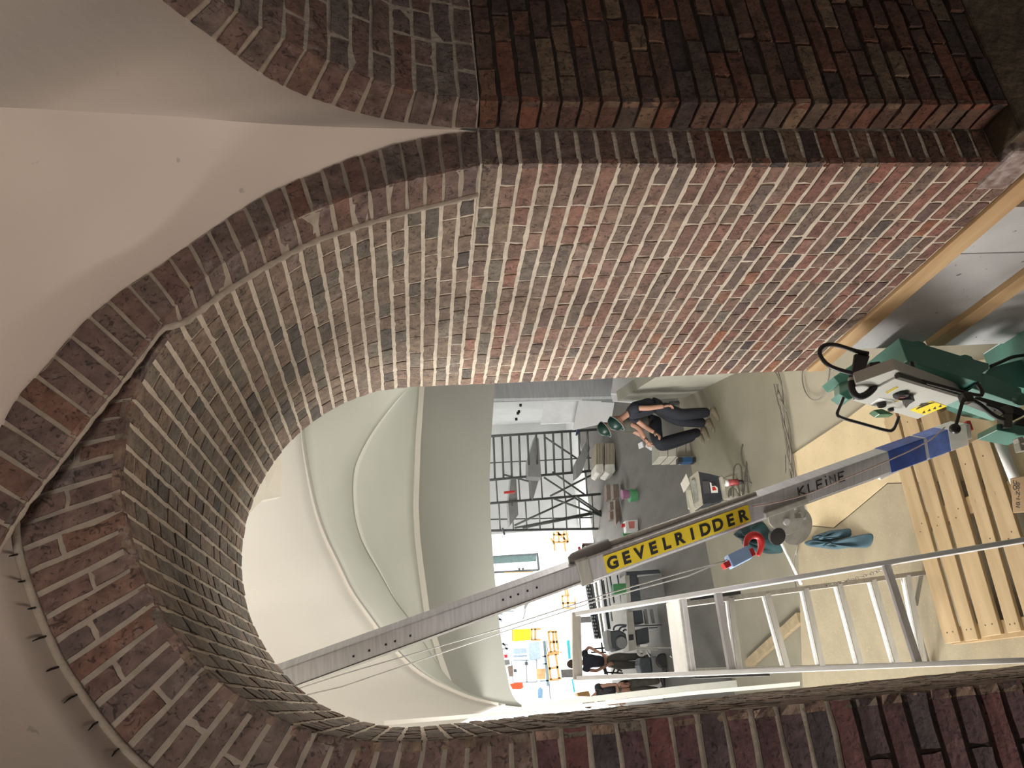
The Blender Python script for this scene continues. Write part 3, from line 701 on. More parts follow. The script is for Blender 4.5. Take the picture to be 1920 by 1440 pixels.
# rear section with treads
rr0, rl0 = onZ(1735, 1074, ZD), onZ(1752, 1245, ZD)
rr1, rl1 = p1 + bk + np.array((-.02, 0, -.02)), p2 + bk + np.array((.02, 0, -.02))
for a, b in ((rr1, rr0), (rl1, rl0)):
    MB().beam(a, b, .03, .065, (0, 1, .4)).build('rear_stile', m_alu_g, lad, bevel=.003)
for x, x2 in ((1362, 1372), (1430, 1462), (1502, 1527), (1565, 1600), (1628, 1668), (1692, 1718)):
    a, b = at_img(rr1, rr0, x), at_img(rl1, rl0, x2 + 6)
    t = MB().beam(a, b, .055, .014, (0, .25, 1)).build('tread', m_alu_l, lad, bevel=.002)
    MB().beam(a + np.array((0, -.03, -.018)), b + np.array((0, -.03, -.018)), .012, .034, (0, .25, 1)).build('tread_nosing', m_alu_g, t)
    lad_loc = np.array(lad.location)
for a, b in ((at_img(rr1, rr0, 1690), lerp(rr0, rl0, .35) + np.array((0, -.02, .11))), (at_img(rl1, rl0, 1740), lerp(rr0, rl0, .62) + np.array((0, -.02, .11))), (rr0 + np.array((0, 0, .03)), lerp(rr0, rl0, .35) + np.array((0, -.02, .11)))):
    MB().beam(a, b, .012, .03).build('brace', m_alu_g, lad)
MB().beam(lerp(rr1, rr0, .04) + np.array((.02, -.05, 0)), lerp(rr1, rr0, .22) + np.array((.02, -.05, 0)), .02, .05, (0, 1, .4)).build('rubber_pad', m_black, lad)
MB().beam(lerp(rl1, rl0, .02) + np.array((-.03, -.05, 0)), lerp(rl1, rl0, .28) + np.array((-.03, -.05, 0)), .02, .05, (0, 1, .4)).build('rubber_pad', m_black, lad)
# spreader chain, link by link
c0, c1 = at_img(tr, fr, 1652) + np.array((-.025, .03, -.02)), at_img(rr1, rr0, 1548) + np.array((0, -.03, .02))
for i in range(14):
    t = (i + .5) / 14; c = lerp(c0, c1, t) + np.array((0, 0, -.05 * math.sin(math.pi * t))); d = nrm(c1 - c0); s_ = nrm(np.cross(d, (0, 0, 1))) if i % 2 else np.array((0, 0, 1.))
    L_ = .019; pts = [c + d * L_ * math.cos(a) + s_ * .008 * math.sin(a) for a in np.linspace(0, 2 * math.pi, 11)]
    MB().tube(pts, .0022, 5, False).build('chain_link', mat('dark_chain', (.16, .14, .11), .4, .6), lad, smooth=True)

# ---- mast hoist -------------------------------------------------------
b0 = onZ(1812, 807, ZD + .20); t0 = onY(545, 1262, 3.72)
mast = thing('mast_hoist', 'tilted aluminium mast hoist with a yellow lettered strip and hand winch', 'hoist', tuple(b0))
td = nrm(b0 - t0)                       # running down the mast
mid = lerp(b0, t0, .4); fn = nrm(CAM - mid); fn = nrm(fn - td * fn.dot(td)); sd = np.cross(td, fn)
if sd.dot(np.array((1, 0, 0))) < 0: sd = -sd       # points to the right of the upright picture
_a = math.radians(24); fn, sd = math.cos(_a) * fn - math.sin(_a) * sd, math.cos(_a) * sd + math.sin(_a) * fn   # the mast is turned a little to the left
def mst(x): return at_img(t0, b0, x)
top_out = mst(1092)
MB().beam(top_out, b0 - td * .10, .125, .10, fn).build('outer_mast', m_alu, mast, bevel=.006)
MB().beam(t0 - td * .8, mst(1150), .094, .08, fn).build('inner_mast', m_alu, mast, bevel=.005)
MB().beam(t0 - td * .8 - sd * .052 + fn * .02, mst(1100) - sd * .052 + fn * .02, .010, .05, fn).build('guide_rail', m_alu_l, mast)
MB().beam(mst(1085) - sd * .07, b0 - td * .2 - sd * .07, .014, .06, fn).build('guide_rail', m_alu_l, mast)
MB().beam(mst(1078) + fn * .004, mst(1100) + fn * .004, .135, .108, fn).build('collar', m_alu_g, mast, bevel=.004)
# dark roller housing on the upper edge
a = mst(1072) + sd * .062; b = mst(1148) + sd * .075
MB().tube([a - td * .0, lerp(a, b, .1), lerp(a, b, .5), b], [.018, .030, .034, .030], 10).build('roller_housing', mat('grey_rubber', (.20, .19, .19), .6, var=.1), mast, smooth=True)
MB().tube([b, lerp(b, mst(1400) + sd * .07, .5), mst(1420) + sd * .068], .013, 8).build('cable_tube', m_alu_g, mast, smooth=True)
# holes along the inner mast
for i, x in enumerate((660, 690, 720, 737, 766, 940, 953, 968, 985, 1003)):
    c = mst(x) + fn * .0405 + sd * (-.008 if i < 5 else .004); MB().box(c, (.010, .004, .010)).build('hole', m_black, mast)
# yellow strip with its lettering
pa, pb = mst(1126), mst(1394); off = fn * .052
pl = MB().hexa([pa + off - sd * .046, pb + off - sd * .046, pb + off + sd * .046, pa + off + sd * .046] + [p + fn * .002 for p in (pa + off - sd * .046, pb + off - sd * .046, pb + off + sd * .046, pa + off + sd * .046)]).build('name_strip', m_yel, mast)
pl['label'] = 'yellow strip lettered GEVELRIDDER'
W = np.linalg.norm(pb - pa); ch = 'GEVELRIDDER'
for i, c_ in enumerate(ch):
    w_ = W / (len(ch) + .1); o = pa + off + fn * .0025 + td * (w_ * (i + .55)) - sd * .031
    textmesh('letter', c_, .086, mat('black_print', (.015, .015, .016), .5, var=.1), o, td, sd, pl, bold=.0035, align='CENTER')
# handwritten word lower down
ks = mst(1487); ke = mst(1572); W = np.linalg.norm(ke - ks)
def stroke(pts):
    MB().tube([ks + td * (u * W) + sd * (v * .05 - .010) + fn * .0515 for u, v in pts], .0045, 5).build('pen_stroke', mat('black_print', (.015, .015, .016), .5, var=.1), mast)
for s_ in ([(0, 0), (0, 1)], [(.12, 1), (.01, .5), (.14, 0)], [(.22, 1), (.21, 0), (.33, 0)], [(.52, 1), (.40, 1), (.39, 0), (.51, 0)], [(.40, .5), (.5, .5)], [(.6, .8), (.6, 0)], [(.6, 1.1), (.605, 1.2)], [(.69, 0), (.68, 1), (.80, 0), (.80, 1)], [(1.0, 1), (.88, 1), (.87, 0), (.99, 0)], [(.88, .5), (.97, .5)]):
    stroke(s_)
# blue bands, foot and outrigger at the base
m_blue = mat('blue_band', (.02, .06, .28), .35, var=.35, scale=14); m_blue2 = mat('bright_blue_band', (.10, .17, .52), .35, var=.3, scale=14)
MB().beam(mst(1655), mst(1722), .13, .105, fn).build('blue_band', m_blue, mast, bevel=.004)
MB().beam(mst(1727), mst(1768), .13, .105, fn).build('blue_band', m_blue2, mast, bevel=.004)
MB().beam(mst(1766), mst(1800), .132, .108, fn).build('foot_sleeve', m_alu_l, mast, bevel=.004)
MB().beam(mst(1796), mst(1836), .09, .07, fn).build('foot', m_alu, mast, bevel=.006)
MB().box(mst(1834) + sd * .02 + td * .01, (.06, .05, .03)).build('foot_tip', m_red, mast, bevel=.005)
MB().beam(mst(1648) - sd * .10 - fn * .03, mst(1730) - sd * .075 - fn * .03, .03, .03, fn).build('outrigger', m_alu_l, mast, bevel=.004)
# loose cable along the mast
pts = [mst(1400) + fn * .06 + sd * .03, mst(1480) + fn * .066 - sd * .01, mst(1560) + fn * .07 + sd * .005, mst(1640) + fn * .075 + sd * .02, mst(1720) + fn * .09 + sd * .05, mst(1760) + fn * .06 + sd * .09]
MB().tube(smooth_curve(pts, 30), .0035, 6).build('cable', mat('pink_cable', (.45, .33, .30), .6), mast, smooth=True)
pts = [onY(1768, 784, 3.72), onY(1758, 805, 3.72), onY(1735, 818, 3.72), onY(1700, 833, 3.74)]
# hand winch
wc = mst(1462) - sd * .125 + fn * .05
wn = MB().prism([wc + td * u + sd * v for u, v in ((-.13, .09), (.10, .09), (.10, .01), (.05, -.06), (-.03, -.07), (-.10, -.02), (-.13, .03))], fn * .008).build('winch_plate', m_steel, mast, bevel=.003)
MB().lathe([(0, .0), (.105, .0), (.105, .022), (.098, .022), (.096, .006), (0, .006)], wc + td * .025 - sd * .035 - fn * .045, fn, 28).build('winch_drum', m_steel, mast, smooth=False)
MB().lathe([(0, .0), (.105, .0), (.105, .012), (0, .012)], wc + td * .025 - sd * .035 - fn * .005, fn, 28).build('winch_gear', m_steel, mast)
MB().lathe([(0, 0), (.048, 0), (.048, .02), (.02, .022), (0, .022)], wc - td * .095 - sd * .055 - fn * .012, fn, 18).build('winch_pinion', m_black, mast)
MB().lathe([(0, .014), (.018, .014), (.02, .008), (.02, .0)], wc - td * .03 + sd * .01 + fn * .006, fn, 12).build('winch_bolt', m_alu_l, mast)
for u, v in ((.06, .03), (.085, -.01), (.04, .06)): MB().lathe([(0, .006), (.008, .006), (.008, 0)], wc + td * u + sd * v + fn * .007, fn, 10).build('winch_bolt', m_alu_l, mast)
MB().box(wc + td * .045 + sd * .03 + fn * .0095, (.05, .004, .035)).build('winch_badge', m_alu_g, mast)
MB().beam(wc - td * .15 + sd * .085 + fn * .01, wc + td * .12 + sd * .085 + fn * .01, .03, .02, fn).build('winch_bracket', m_steel, mast, bevel=.003)
MB().tube([wc - td * .02 - sd * .07, onY(1462, 1012, 3.9), onY(1482, 1052, 4.0), onY(1502, 1095, 4.1)], .009, 8).build('winch_crank', m_white, mast, smooth=True)
# hoisting ropes up to the hidden head of the mast
for i, (r_, pts) in enumerate(((0, ((560, 1291), (640, 1265), (933, 1180), (1140, 1113), (1280, 1073), (1360, 1052))), (1, ((575, 1303), (640, 1288), (937, 1187), (1140, 1120), (1290, 1080), (1385, 1040))))):
    q = [onY(x, y, 3.74 + .03 * i) for x, y in pts]; MB().tube(q, .0032, 6).build('rope', mat('steel_rope', (.55, .55, .54), .5, .3), mast, smooth=True)

# ---- hook block ------------------------------------------------------
hk = thing('crane_hook', 'red crane hook with a pale blue weight hanging from the hoist ropes', 'hook', tuple(onY(1390, 1040, 3.74)))
hc = onY(1414, 1016, 3.74); k = 3.74 / F * 1.12
pts = [hc + np.array(M @ np.array((-y, x, 0))) * k for x, y in ((-14, 12), (-15, 2), (-10, -9), (0, -13), (10, -9), (13, 2), (11, 14), (6, 24))]
MB().tube(smooth_curve(pts, 28), [.010 + .010 * math.sin(math.pi * i / 27) for i in range(28)], 10).build('hook', m_red, hk, smooth=True)
MB().tube([hc + np.array(M @ np.array((-14, -14, 0))) * k, hc + np.array(M @ np.array((-26, -10, 0))) * k], .006, 6).build('safety_latch', m_steel, hk)
bx = [(1364, 1040), (1402, 1022), (1412, 1045), (1375, 1064)]
MB().prism([onY(x, y, 3.72) for x, y in bx], (0, .08, -.01)).build('weight', mat('pale_blue_plastic', (.34, .52, .88), .45, var=.05), hk, bevel=.006)
MB().prism([onY(x, y, 3.735) for x, y in [(1356, 1056), (1370, 1048), (1378, 1058), (1362, 1066)]], (0, .05, 0)).build('rope_clamp', m_red, hk, bevel=.004)
MB().prism([onY(x, y, 3.725) for x, y in [(1402, 1030), (1412, 1026), (1418, 1040), (1410, 1044)]], (0, .05, 0)).build('swivel', m_red, hk, bevel=.004)

# ---- cloths on the deck ----------------------------------------------
def cloth(name, label, parts, z, mt, seed):
    rg = np.random.default_rng(seed); root = None
    for i, (poly, h) in enumerate(parts):
        pts = [onZ(x, y, z + h * .6) for x, y in poly]; c = sum(pts) / len(pts); n = 9; rows = []
        ring = resample(np.array(pts + [pts[0]]), 33)[:-1]
        for s in np.linspace(1, .05, n):
            rows.append([c + (p - c) * s + np.array((0, 0, -h * .6 + h * (1 - s ** 3) * (.75 + .35 * math.sin(j * 1.1 + i * 2 + s * 5)) + rg.normal(0, h * .06) + .004)) for j, p in enumerate(ring)])
        o = MB().grid(rows, True); o.f.append(tuple(range(len(o.v) - 32, len(o.v))))
        if root is None and len(parts) > 1: root = thing(name, label, 'cloth', (c[0], c[1], z))
        ob = o.build('fold' if len(parts) > 1 else name, mt, root, smooth=True, solid=.006, subsurf=1)
        if len(parts) == 1: tag(ob, label, 'cloth')
m_teal = mat('teal_cloth', (.03, .08, .085), .8, c2=(.014, .042, .05), scale=8, bump=.3, bscale=12)
m_teal2 = mat('blue_cloth', (.03, .075, .10), .8, c2=(.018, .048, .068), scale=7, bump=.3, bscale=12)
cloth('cloth_bundle', 'crumpled dark teal cloth bundle behind the red hook', [([(1362, 1002), (1382, 985), (1418, 978), (1430, 1000), (1448, 1012), (1456, 1038), (1430, 1040), (1402, 1035), (1386, 1022)], .2)], ZF, m_teal, 3)
cloth('folded_cloth', 'folded blue-green cloth lying on the chipboard floor', [([(1512, 1008), (1545, 996), (1588, 991), (1589, 1006), (1560, 1012), (1520, 1016)], .07), ([(1499, 1018), (1515, 1012), (1560, 1014), (1600, 1005), (1633, 999), (1627, 1028), (1585, 1027), (1560, 1031), (1505, 1024)], .06)], ZD, m_teal2, 5)

# ---- cables along the deck edge ----------------------------------------
rgc = random.Random(4)
m_cab = mat('grey_cable', (.16, .14, .115), .6, var=.2)
cbl = thing('cable_bundle', 'tangle of grey cables lying along the edge of the chipboard floor', 'cable', tuple(onZ(1480, 860, ZD)))
line = [(1452, 690), (1458, 720), (1466, 760), (1474, 800), (1480, 850), (1483, 890), (1487, 940), (1490, 975), (1490, 1010), (1486, 1040), (1494, 1075), (1502, 1110)]
for i in range(7):
    s0, s1 = sorted((rgc.randrange(0, 5), rgc.randrange(7, len(line))))
    pts = [onZ(x + rgc.uniform(-9, 9), y, ZD + .015 + rgc.uniform(0, .02)) for x, y in line[s0:s1 + 1]]
    MB().tube(smooth_curve(pts, 40), .006, 6).build('cable', m_cab, cbl, smooth=True)
for (x, y) in ((1458, 730), (1462, 748), (1478, 905), (1470, 925), (1478, 950), (1486, 1000), (1490, 965), (1474, 880)):
    a = onZ(x, y, ZD + .03); MB().tube([a, a + np.array((rgc.uniform(-.1, .1), rgc.uniform(-.1, .1), .02)), a + np.array((rgc.uniform(-.16, .16), rgc.uniform(-.12, .12), -.005))], .005, 5).build('cable_end', m_cab, cbl, smooth=True)
lp = MB().tube(smooth_curve([onZ(x, y, ZD + .01) for x, y in ((1505, 690), (1503, 712), (1510, 738), (1524, 752), (1540, 748), (1552, 725), (1556, 690))], 40), .0055, 6).build('cable_loop', m_cab, None, smooth=True)
tag(lp, 'single loop of thin grey cable beside the foot of the brick wall', 'cable')
lt = MB().beam(onZ(1402, 1247, ZF + .04), onZ(1500, 1158, ZF + .04), .14, .07).build('timber_batten', mat('dusty_timber', (.36, .28, .17), .8, var=.15), None, bevel=.004)
tag(lt, 'dusty timber batten lying on the floor behind the ladder treads', 'timber')

# ---- green machine ------------------------------------------------------
Cc = onY(1681.7, 708.8, 3.05); X0 = Cc[0]; XB = X0 - .075
mc = thing('green_band_saw', 'green metalworking machine with a grey control box by the brick wall', 'machine', (X0 + .12, 3.3, ZD))
m_grn = mat('green_enamel', (.085, .235, .19), .4, c2=(.065, .19, .155), scale=5, spots=(18, .68, (.16, .27, .23)))
m_gbox = mat('grey_enamel', (.44, .44, .40), .5, var=.05, scale=6)
P3 = lambda x, y: (1480 + x / 4.364, 600 + y / 4.364)
def lit(poly, x, th, name, mt, par=mc, bevel=.003):
    return MB().prism([onX(*P3(*q), x) for q in poly], (th, 0, 0)).build(name, mt, par, bevel=bevel)
def drk_(poly, y, th, name, mt, par=mc, bevel=.004):
    return MB().prism([onY(*P3(*q), y) for q in poly], (0, th, 0)).build(name, mt, par, bevel=bevel)
body = drk_([(895, 145), (1010, 175), (1060, 168), (1110, 185), (1125, 205), (1400, 290), (1440, 280), (1490, 295), (1510, 320), (1635, 355), (1635, 400), (1600, 415), (1575, 435), (1575, 515), (965, 335)], 3.06, .46, 'body', m_grn)
drk_([(1575, 430), (1700, 470), (1900, 560), (1920, 700), (1690, 620), (1500, 560), (1520, 520)], 3.08, .22, 'lower_arm', m_grn)
pan = lit([(880, 475), (1430, 635), (1050, 812), (520, 660)], XB, .012, 'panel_door', m_gbox)
lit([(870, 405), (1400, 600), (1430, 640), (1050, 800), (530, 650), (545, 520)], XB + .012, .055, 'control_box', m_gbox)
MB().beam(onX(*P3(880, 458), XB - .002), onX(*P3(1420, 622), XB - .002), .02, .02).build('side_shade_strip', mat('box_shade', (.05, .048, .045), .5), mc)  # dark strip paints the shaded side of the control box
def disc(px, r, h, name, mt, par, x=XB):
    c = onX(*P3(*px), x); o = MB().lathe([(0, h), (r * .85, h), (r, h * .6), (r, 0)], c, (-1, 0, 0), 18).build(name, mt, par, smooth=False); return o
disc((910, 600), .036, .02, 'emergency_knob', m_black, mc); disc((905, 600), .020, .024, 'knob_centre', mat('dark_red', (.10, .03, .03), .5), mc)
lit([(660, 690), (735, 638), (860, 662), (775, 712)], XB - .002, .002, 'switch_plate', m_white, mc, 0)
disc((750, 676), .022, .022, 'push_button', m_black, mc); disc((828, 725), .015, .014, 'push_button', m_black, mc)
lit([(890, 655), (1000, 650), (1030, 662), (985, 690), (955, 725), (935, 700), (940, 668)], XB - .03, .03, 'rotary_switch', m_black, mc)
yl = lit([(985, 738), (1165, 664), (1292, 706), (1105, 778)], XB - .002, .002, 'warning_label', m_yel, mc, 0)
for i in range(4):
    lit([(1035 + i * 12, 730 - i * 14), (1150 + i * 12, 684 - i * 3), (1155 + i * 12, 687 - i * 3), (1040 + i * 12, 734 - i * 14)], XB - .0035, .001, 'label_text', m_black, yl, 0)
for i in range(4):
    lit([(1085 + i * 45, 765 - i * 17), (1105 + i * 45, 742 - i * 17), (1112 + i * 45, 762 - i * 17)], XB - .0035, .001, 'label_symbol', m_black, yl, 0)
for a, b in (((800, 600), (890, 550)), ((790, 592), (880, 545)), ((862, 672), (972, 622))):
    MB().beam(onX(*P3(*a), XB - .002), onX(*P3(*b), XB - .002), .003, .004).build('yellow_mark', m_yel, mc)
# black handles, hose and levers
def pipe(pts, Y, r, name, mt=None, n=40):
    MB().tube(smooth_curve([onY(*P3(x, y), Y) for x, y in pts], n), r, 8).build(name, mt or m_black, mc, smooth=True)
m_blk = mat('black_enamel', (.025, .023, .022), .35, .2)
pipe([(645, 275), (540, 255), (380, 200), (290, 200), (245, 240), (250, 300), (320, 380), (480, 430), (690, 475)], 2.95, .0105, 'handle', m_blk)
drk_([(540, 275), (645, 272), (660, 300), (610, 440), (520, 425)], 2.955, .02, 'handle_plate', m_blk)
drk_([(660, 345), (740, 335), (760, 360), (740, 420), (665, 415)], 2.97, .06, 'clamp_block', m_blk)
pipe([(442, 635), (425, 680), (388, 760), (398, 795), (600, 850), (815, 912), (850, 900), (870, 860), (895, 790)], 3.28, .0085, 'handle', m_blk)
pipe([(840, 370), (790, 390), (760, 430), (720, 520), (640, 610), (560, 635), (515, 590), (505, 520), (520, 440)], 2.99, .0165, 'hose', m_black)
pipe([(812, 385), (760, 425)], 2.98, .021, 'hose_collar', m_steel, 8)
pipe([(520, 500), (519, 480)], 2.985, .022, 'hose_collar', m_steel, 8)
pipe([(1000, 345), (1030, 440), (1060, 495), (1200, 530), (1560, 628), (1590, 600), (1530, 510)], 2.94, .009, 'guard_rod', m_blk)
pipe([(1440, 620), (1410, 690), (1385, 780), (1358, 880)], 2.90, .008, 'lever', m_blk, 10)
c = onY(*P3(1355, 890), 2.90); MB().lathe([(.001, .024)] + [(.024 * math.sin(a), .024 * math.cos(a)) for a in np.linspace(.2, math.pi - .05, 10)], c, n=16).build('lever_knob', m_blk, mc, smooth=True)
MB().box(onY(*P3(1445, 640), 2.91), (.05, .05, .045)).build('lever_hub', m_blk, mc, bevel=.008)
# far teal blocks, lamp and lower parts
drk_([(360, 465), (520, 360), (560, 380), (530, 470), (410, 520)], 3.62, .14, 'end_block', m_grn)
drk_([(405, 600), (490, 560), (520, 640), (480, 650)], 3.60, .1, 'end_block', m_grn)
drk_([(405, 520), (490, 480), (500, 560), (410, 600)], 3.64, .06, 'end_block', mat('pale_green_enamel', (.24, .36, .31), .5), mc)
drk_([(690, 735), (760, 725), (860, 770), (740, 772)], 3.18, .05, 'signal_lamp', mat('green_glass', (.10, .22, .12), .2, trans=.3))
lit([(1290, 740), (1390, 690), (1560, 640), (1720, 700), (1760, 790), (1640, 826), (1420, 790)], X0 + .03, .12, 'lower_housing', m_grn)
lit([(1415, 690), (1470, 680), (1590, 715), (1575, 748), (1520, 745)], X0 + .027, .002, 'maker_label', m_yel, mc, 0)
textmesh('label_text', 'G', .03, m_black, onX(*P3(1500, 728), X0 + .0255), onX(*P3(1560, 745), X0 + .02) - onX(*P3(1500, 728), X0 + .02), np.array((0, .6, .6)), mc)
drk_([(1640, 390), (1780, 350), (1950, 310), (1950, 560), (1800, 540), (1680, 480), (1600, 440)], 3.20, .10, 'wheel_housing', m_grn)
pipe([(1640, 380), (1730, 345), (1820, 300), (1950, 285)], 3.17, .009, 'housing_rim', m_blk, 16)
drk_([(1510, 640), (1540, 620), (1900, 720), (1950, 760), (1900, 790), (1700, 710)], 3.02, .08, 'guide_arm', m_blk)
c = onY(*P3(1868, 640), 3.0); MB().lathe([(0, .03), (.028, .03), (.03, .02), (.03, 0)], c, (-.6, -.8, 0), 16).build('arm_bolt', m_grn, mc)
drk_([(1735, 710), (1800, 690), (1840, 720), (1835, 770), (1750, 770)], 3.0, .06, 'clamp_nut', mat('dark_steel', (.10, .10, .10), .4, .5))
drk_([(1755, 770), (1830, 770), (1830, 880), (1760, 880)], 3.0, .05, 'clamp_screw', mat('dark_steel', (.10, .10, .10), .4, .5))
drk_([(1700, 850), (1770, 840), (1960, 880), (1960, 950), (1700, 900)], 3.02, .14, 'vice_jaw', m_grn)
pipe([(1500, 660), (1560, 690), (1640, 760), (1700, 800), (1760, 815)], 2.99, .011, 'hose', m_black)
pipe([(1620, 690), (1700, 720), (1760, 760)], 2.985, .009, 'hose', m_black, 12)
drk_([(1880, 1000), (1920, 1020), (1960, 1060), (1900, 1070)], 3.0, .04, 'clamp_nut', m_steel)
drk_([(1870, 960), (1910, 950), (1940, 1000), (1890, 1010)], 3.01, .04, 'clamp_nut', m_steel)
drk_([(1850, 850), (1925, 790), (1960, 800), (1960, 900), (1860, 880)], 3.03, .08, 'clamp_block', m_blk)
bz = onY(1925, 700, 3.2)[2]
MB().box((X0 + .14, 3.25, (ZD + bz) / 2), (.28, .36, bz - ZD)).build('base_cabinet', m_grn, mc, bevel=.01)

# ---- cardboard box on the pallet
cbx = thing('cardboard_box', 'brown cardboard box with printed codes in the lower corner', 'box', tuple(onZ(1918, 925, ZP)))
m_card = mat('cardboard', (.33, .22, .12), .85, var=.1, scale=5)
q = [onZ(1893, 897, ZP + .12), onZ(1990, 880, ZP + .12), onZ(2000, 955, ZP + .12), onZ(1899, 962, ZP + .12)]
MB().prism([p - np.array((0, 0, .115)) for p in q], (0, 0, .115)).build('box_body', m_card, cbx, bevel=.004)
for i, s_ in enumerate(('10.1-Z-00', 'OC')):
    o = onZ(1912 - i * 12 if i == 0 else 1906, 955 if i == 0 else 920, ZP + .1205)
    textmesh('print', s_, .035, m_black, o, onZ(1912, 900, ZP + .12) - onZ(1912, 955, ZP + .12), onZ(1895, 940, ZP + .12) - onZ(1915, 940, ZP + .12), cbx)
pp = MB().tube([onZ(1868, 812, ZP + .05), onZ(1905, 905, ZP + .05)], .028, 12).build('plastic_pipe', m_white, None, smooth=True)
tag(pp, 'short white plastic pipe lying on the pallet', 'pipe')
# ------------------------------------------------------------------ people
m_skin = mat('skin', (.42, .23, .16), .6, var=.05)
m_navy = mat('navy_cotton', (.014, .016, .026), .85, var=.2, scale=8, bump=.2, bscale=30)
m_jean = mat('dark_denim', (.011, .013, .020), .85, var=.25, scale=9, bump=.2, bscale=40)
m_olive = mat('olive_cotton', (.075, .072, .058), .85, var=.2, scale=8, bump=.2, bscale=30)
m_shoe = mat('dusty_shoe', (.26, .22, .16), .8, var=.25, scale=12)
m_hel = mat('green_helmet', (.006, .030, .022), .35, var=.08)
m_hair = mat('brown_hair', (.05, .032, .02), .8)
def skin_mesh(name, verts, edges, radii, material, parent, root=0, sub=2):
    pl = np.array(parent.location); me = bpy.data.meshes.new(name)
    me.from_pydata([tuple(np.array(v) - pl) for v in verts], edges, []); me.update(); me.materials.append(material)
    o = bpy.data.objects.new(name, me); link(o, parent)
    md = o.modifiers.new('skin', 'SKIN'); md.use_smooth_shade = True; md.branch_smoothing = .6
    for i, r in enumerate(radii):
        d = me.skin_vertices[0].data[i]; d.radius = (r, r) if not hasattr(r, '__len__') else r; d.use_root = (i == root)
    s = o.modifiers.new('sub', 'SUBSURF'); s.levels = sub; s.render_levels = sub
    return o
def hand(parent, wrist, elbow, curl, mt=None):
    """Palm, four bent fingers of unequal length and a thumb from the side of the palm."""
    d = nrm(np.array(wrist) - np.array(elbow)); c = nrm(curl - d * d.dot(curl)); s = np.cross(d, c); w = np.array(wrist)
    m = MB().hexa([w - s * .024 - c * .012, w + s * .024 - c * .012, w + s * .024 + c * .012, w - s * .024 + c * .012] +
                  [w + d * .085 - s * .04 - c * .010, w + d * .085 + s * .04 - c * .010, w + d * .085 + s * .04 + c * .010, w + d * .085 - s * .04 + c * .010])
    for i, (l, q) in enumerate(((.070, -.030), (.080, -.010), (.074, .011), (.058, .031))):
        b = w + d * .08 + s * q; m.tube([b, b + d * l * .45 + c * l * .12, b + d * l * .75 + c * l * .45, b + d * l * .8 + c * l * .8], [.0095, .009, .0085, .006], 6)
    b = w + d * .02 - s * .03; m.tube([b, b - s * .028 + d * .025 + c * .012, b - s * .030 + d * .058 + c * .03], [.012, .010, .007], 6)
    return m.build('hand', mt or m_skin, parent, smooth=True)
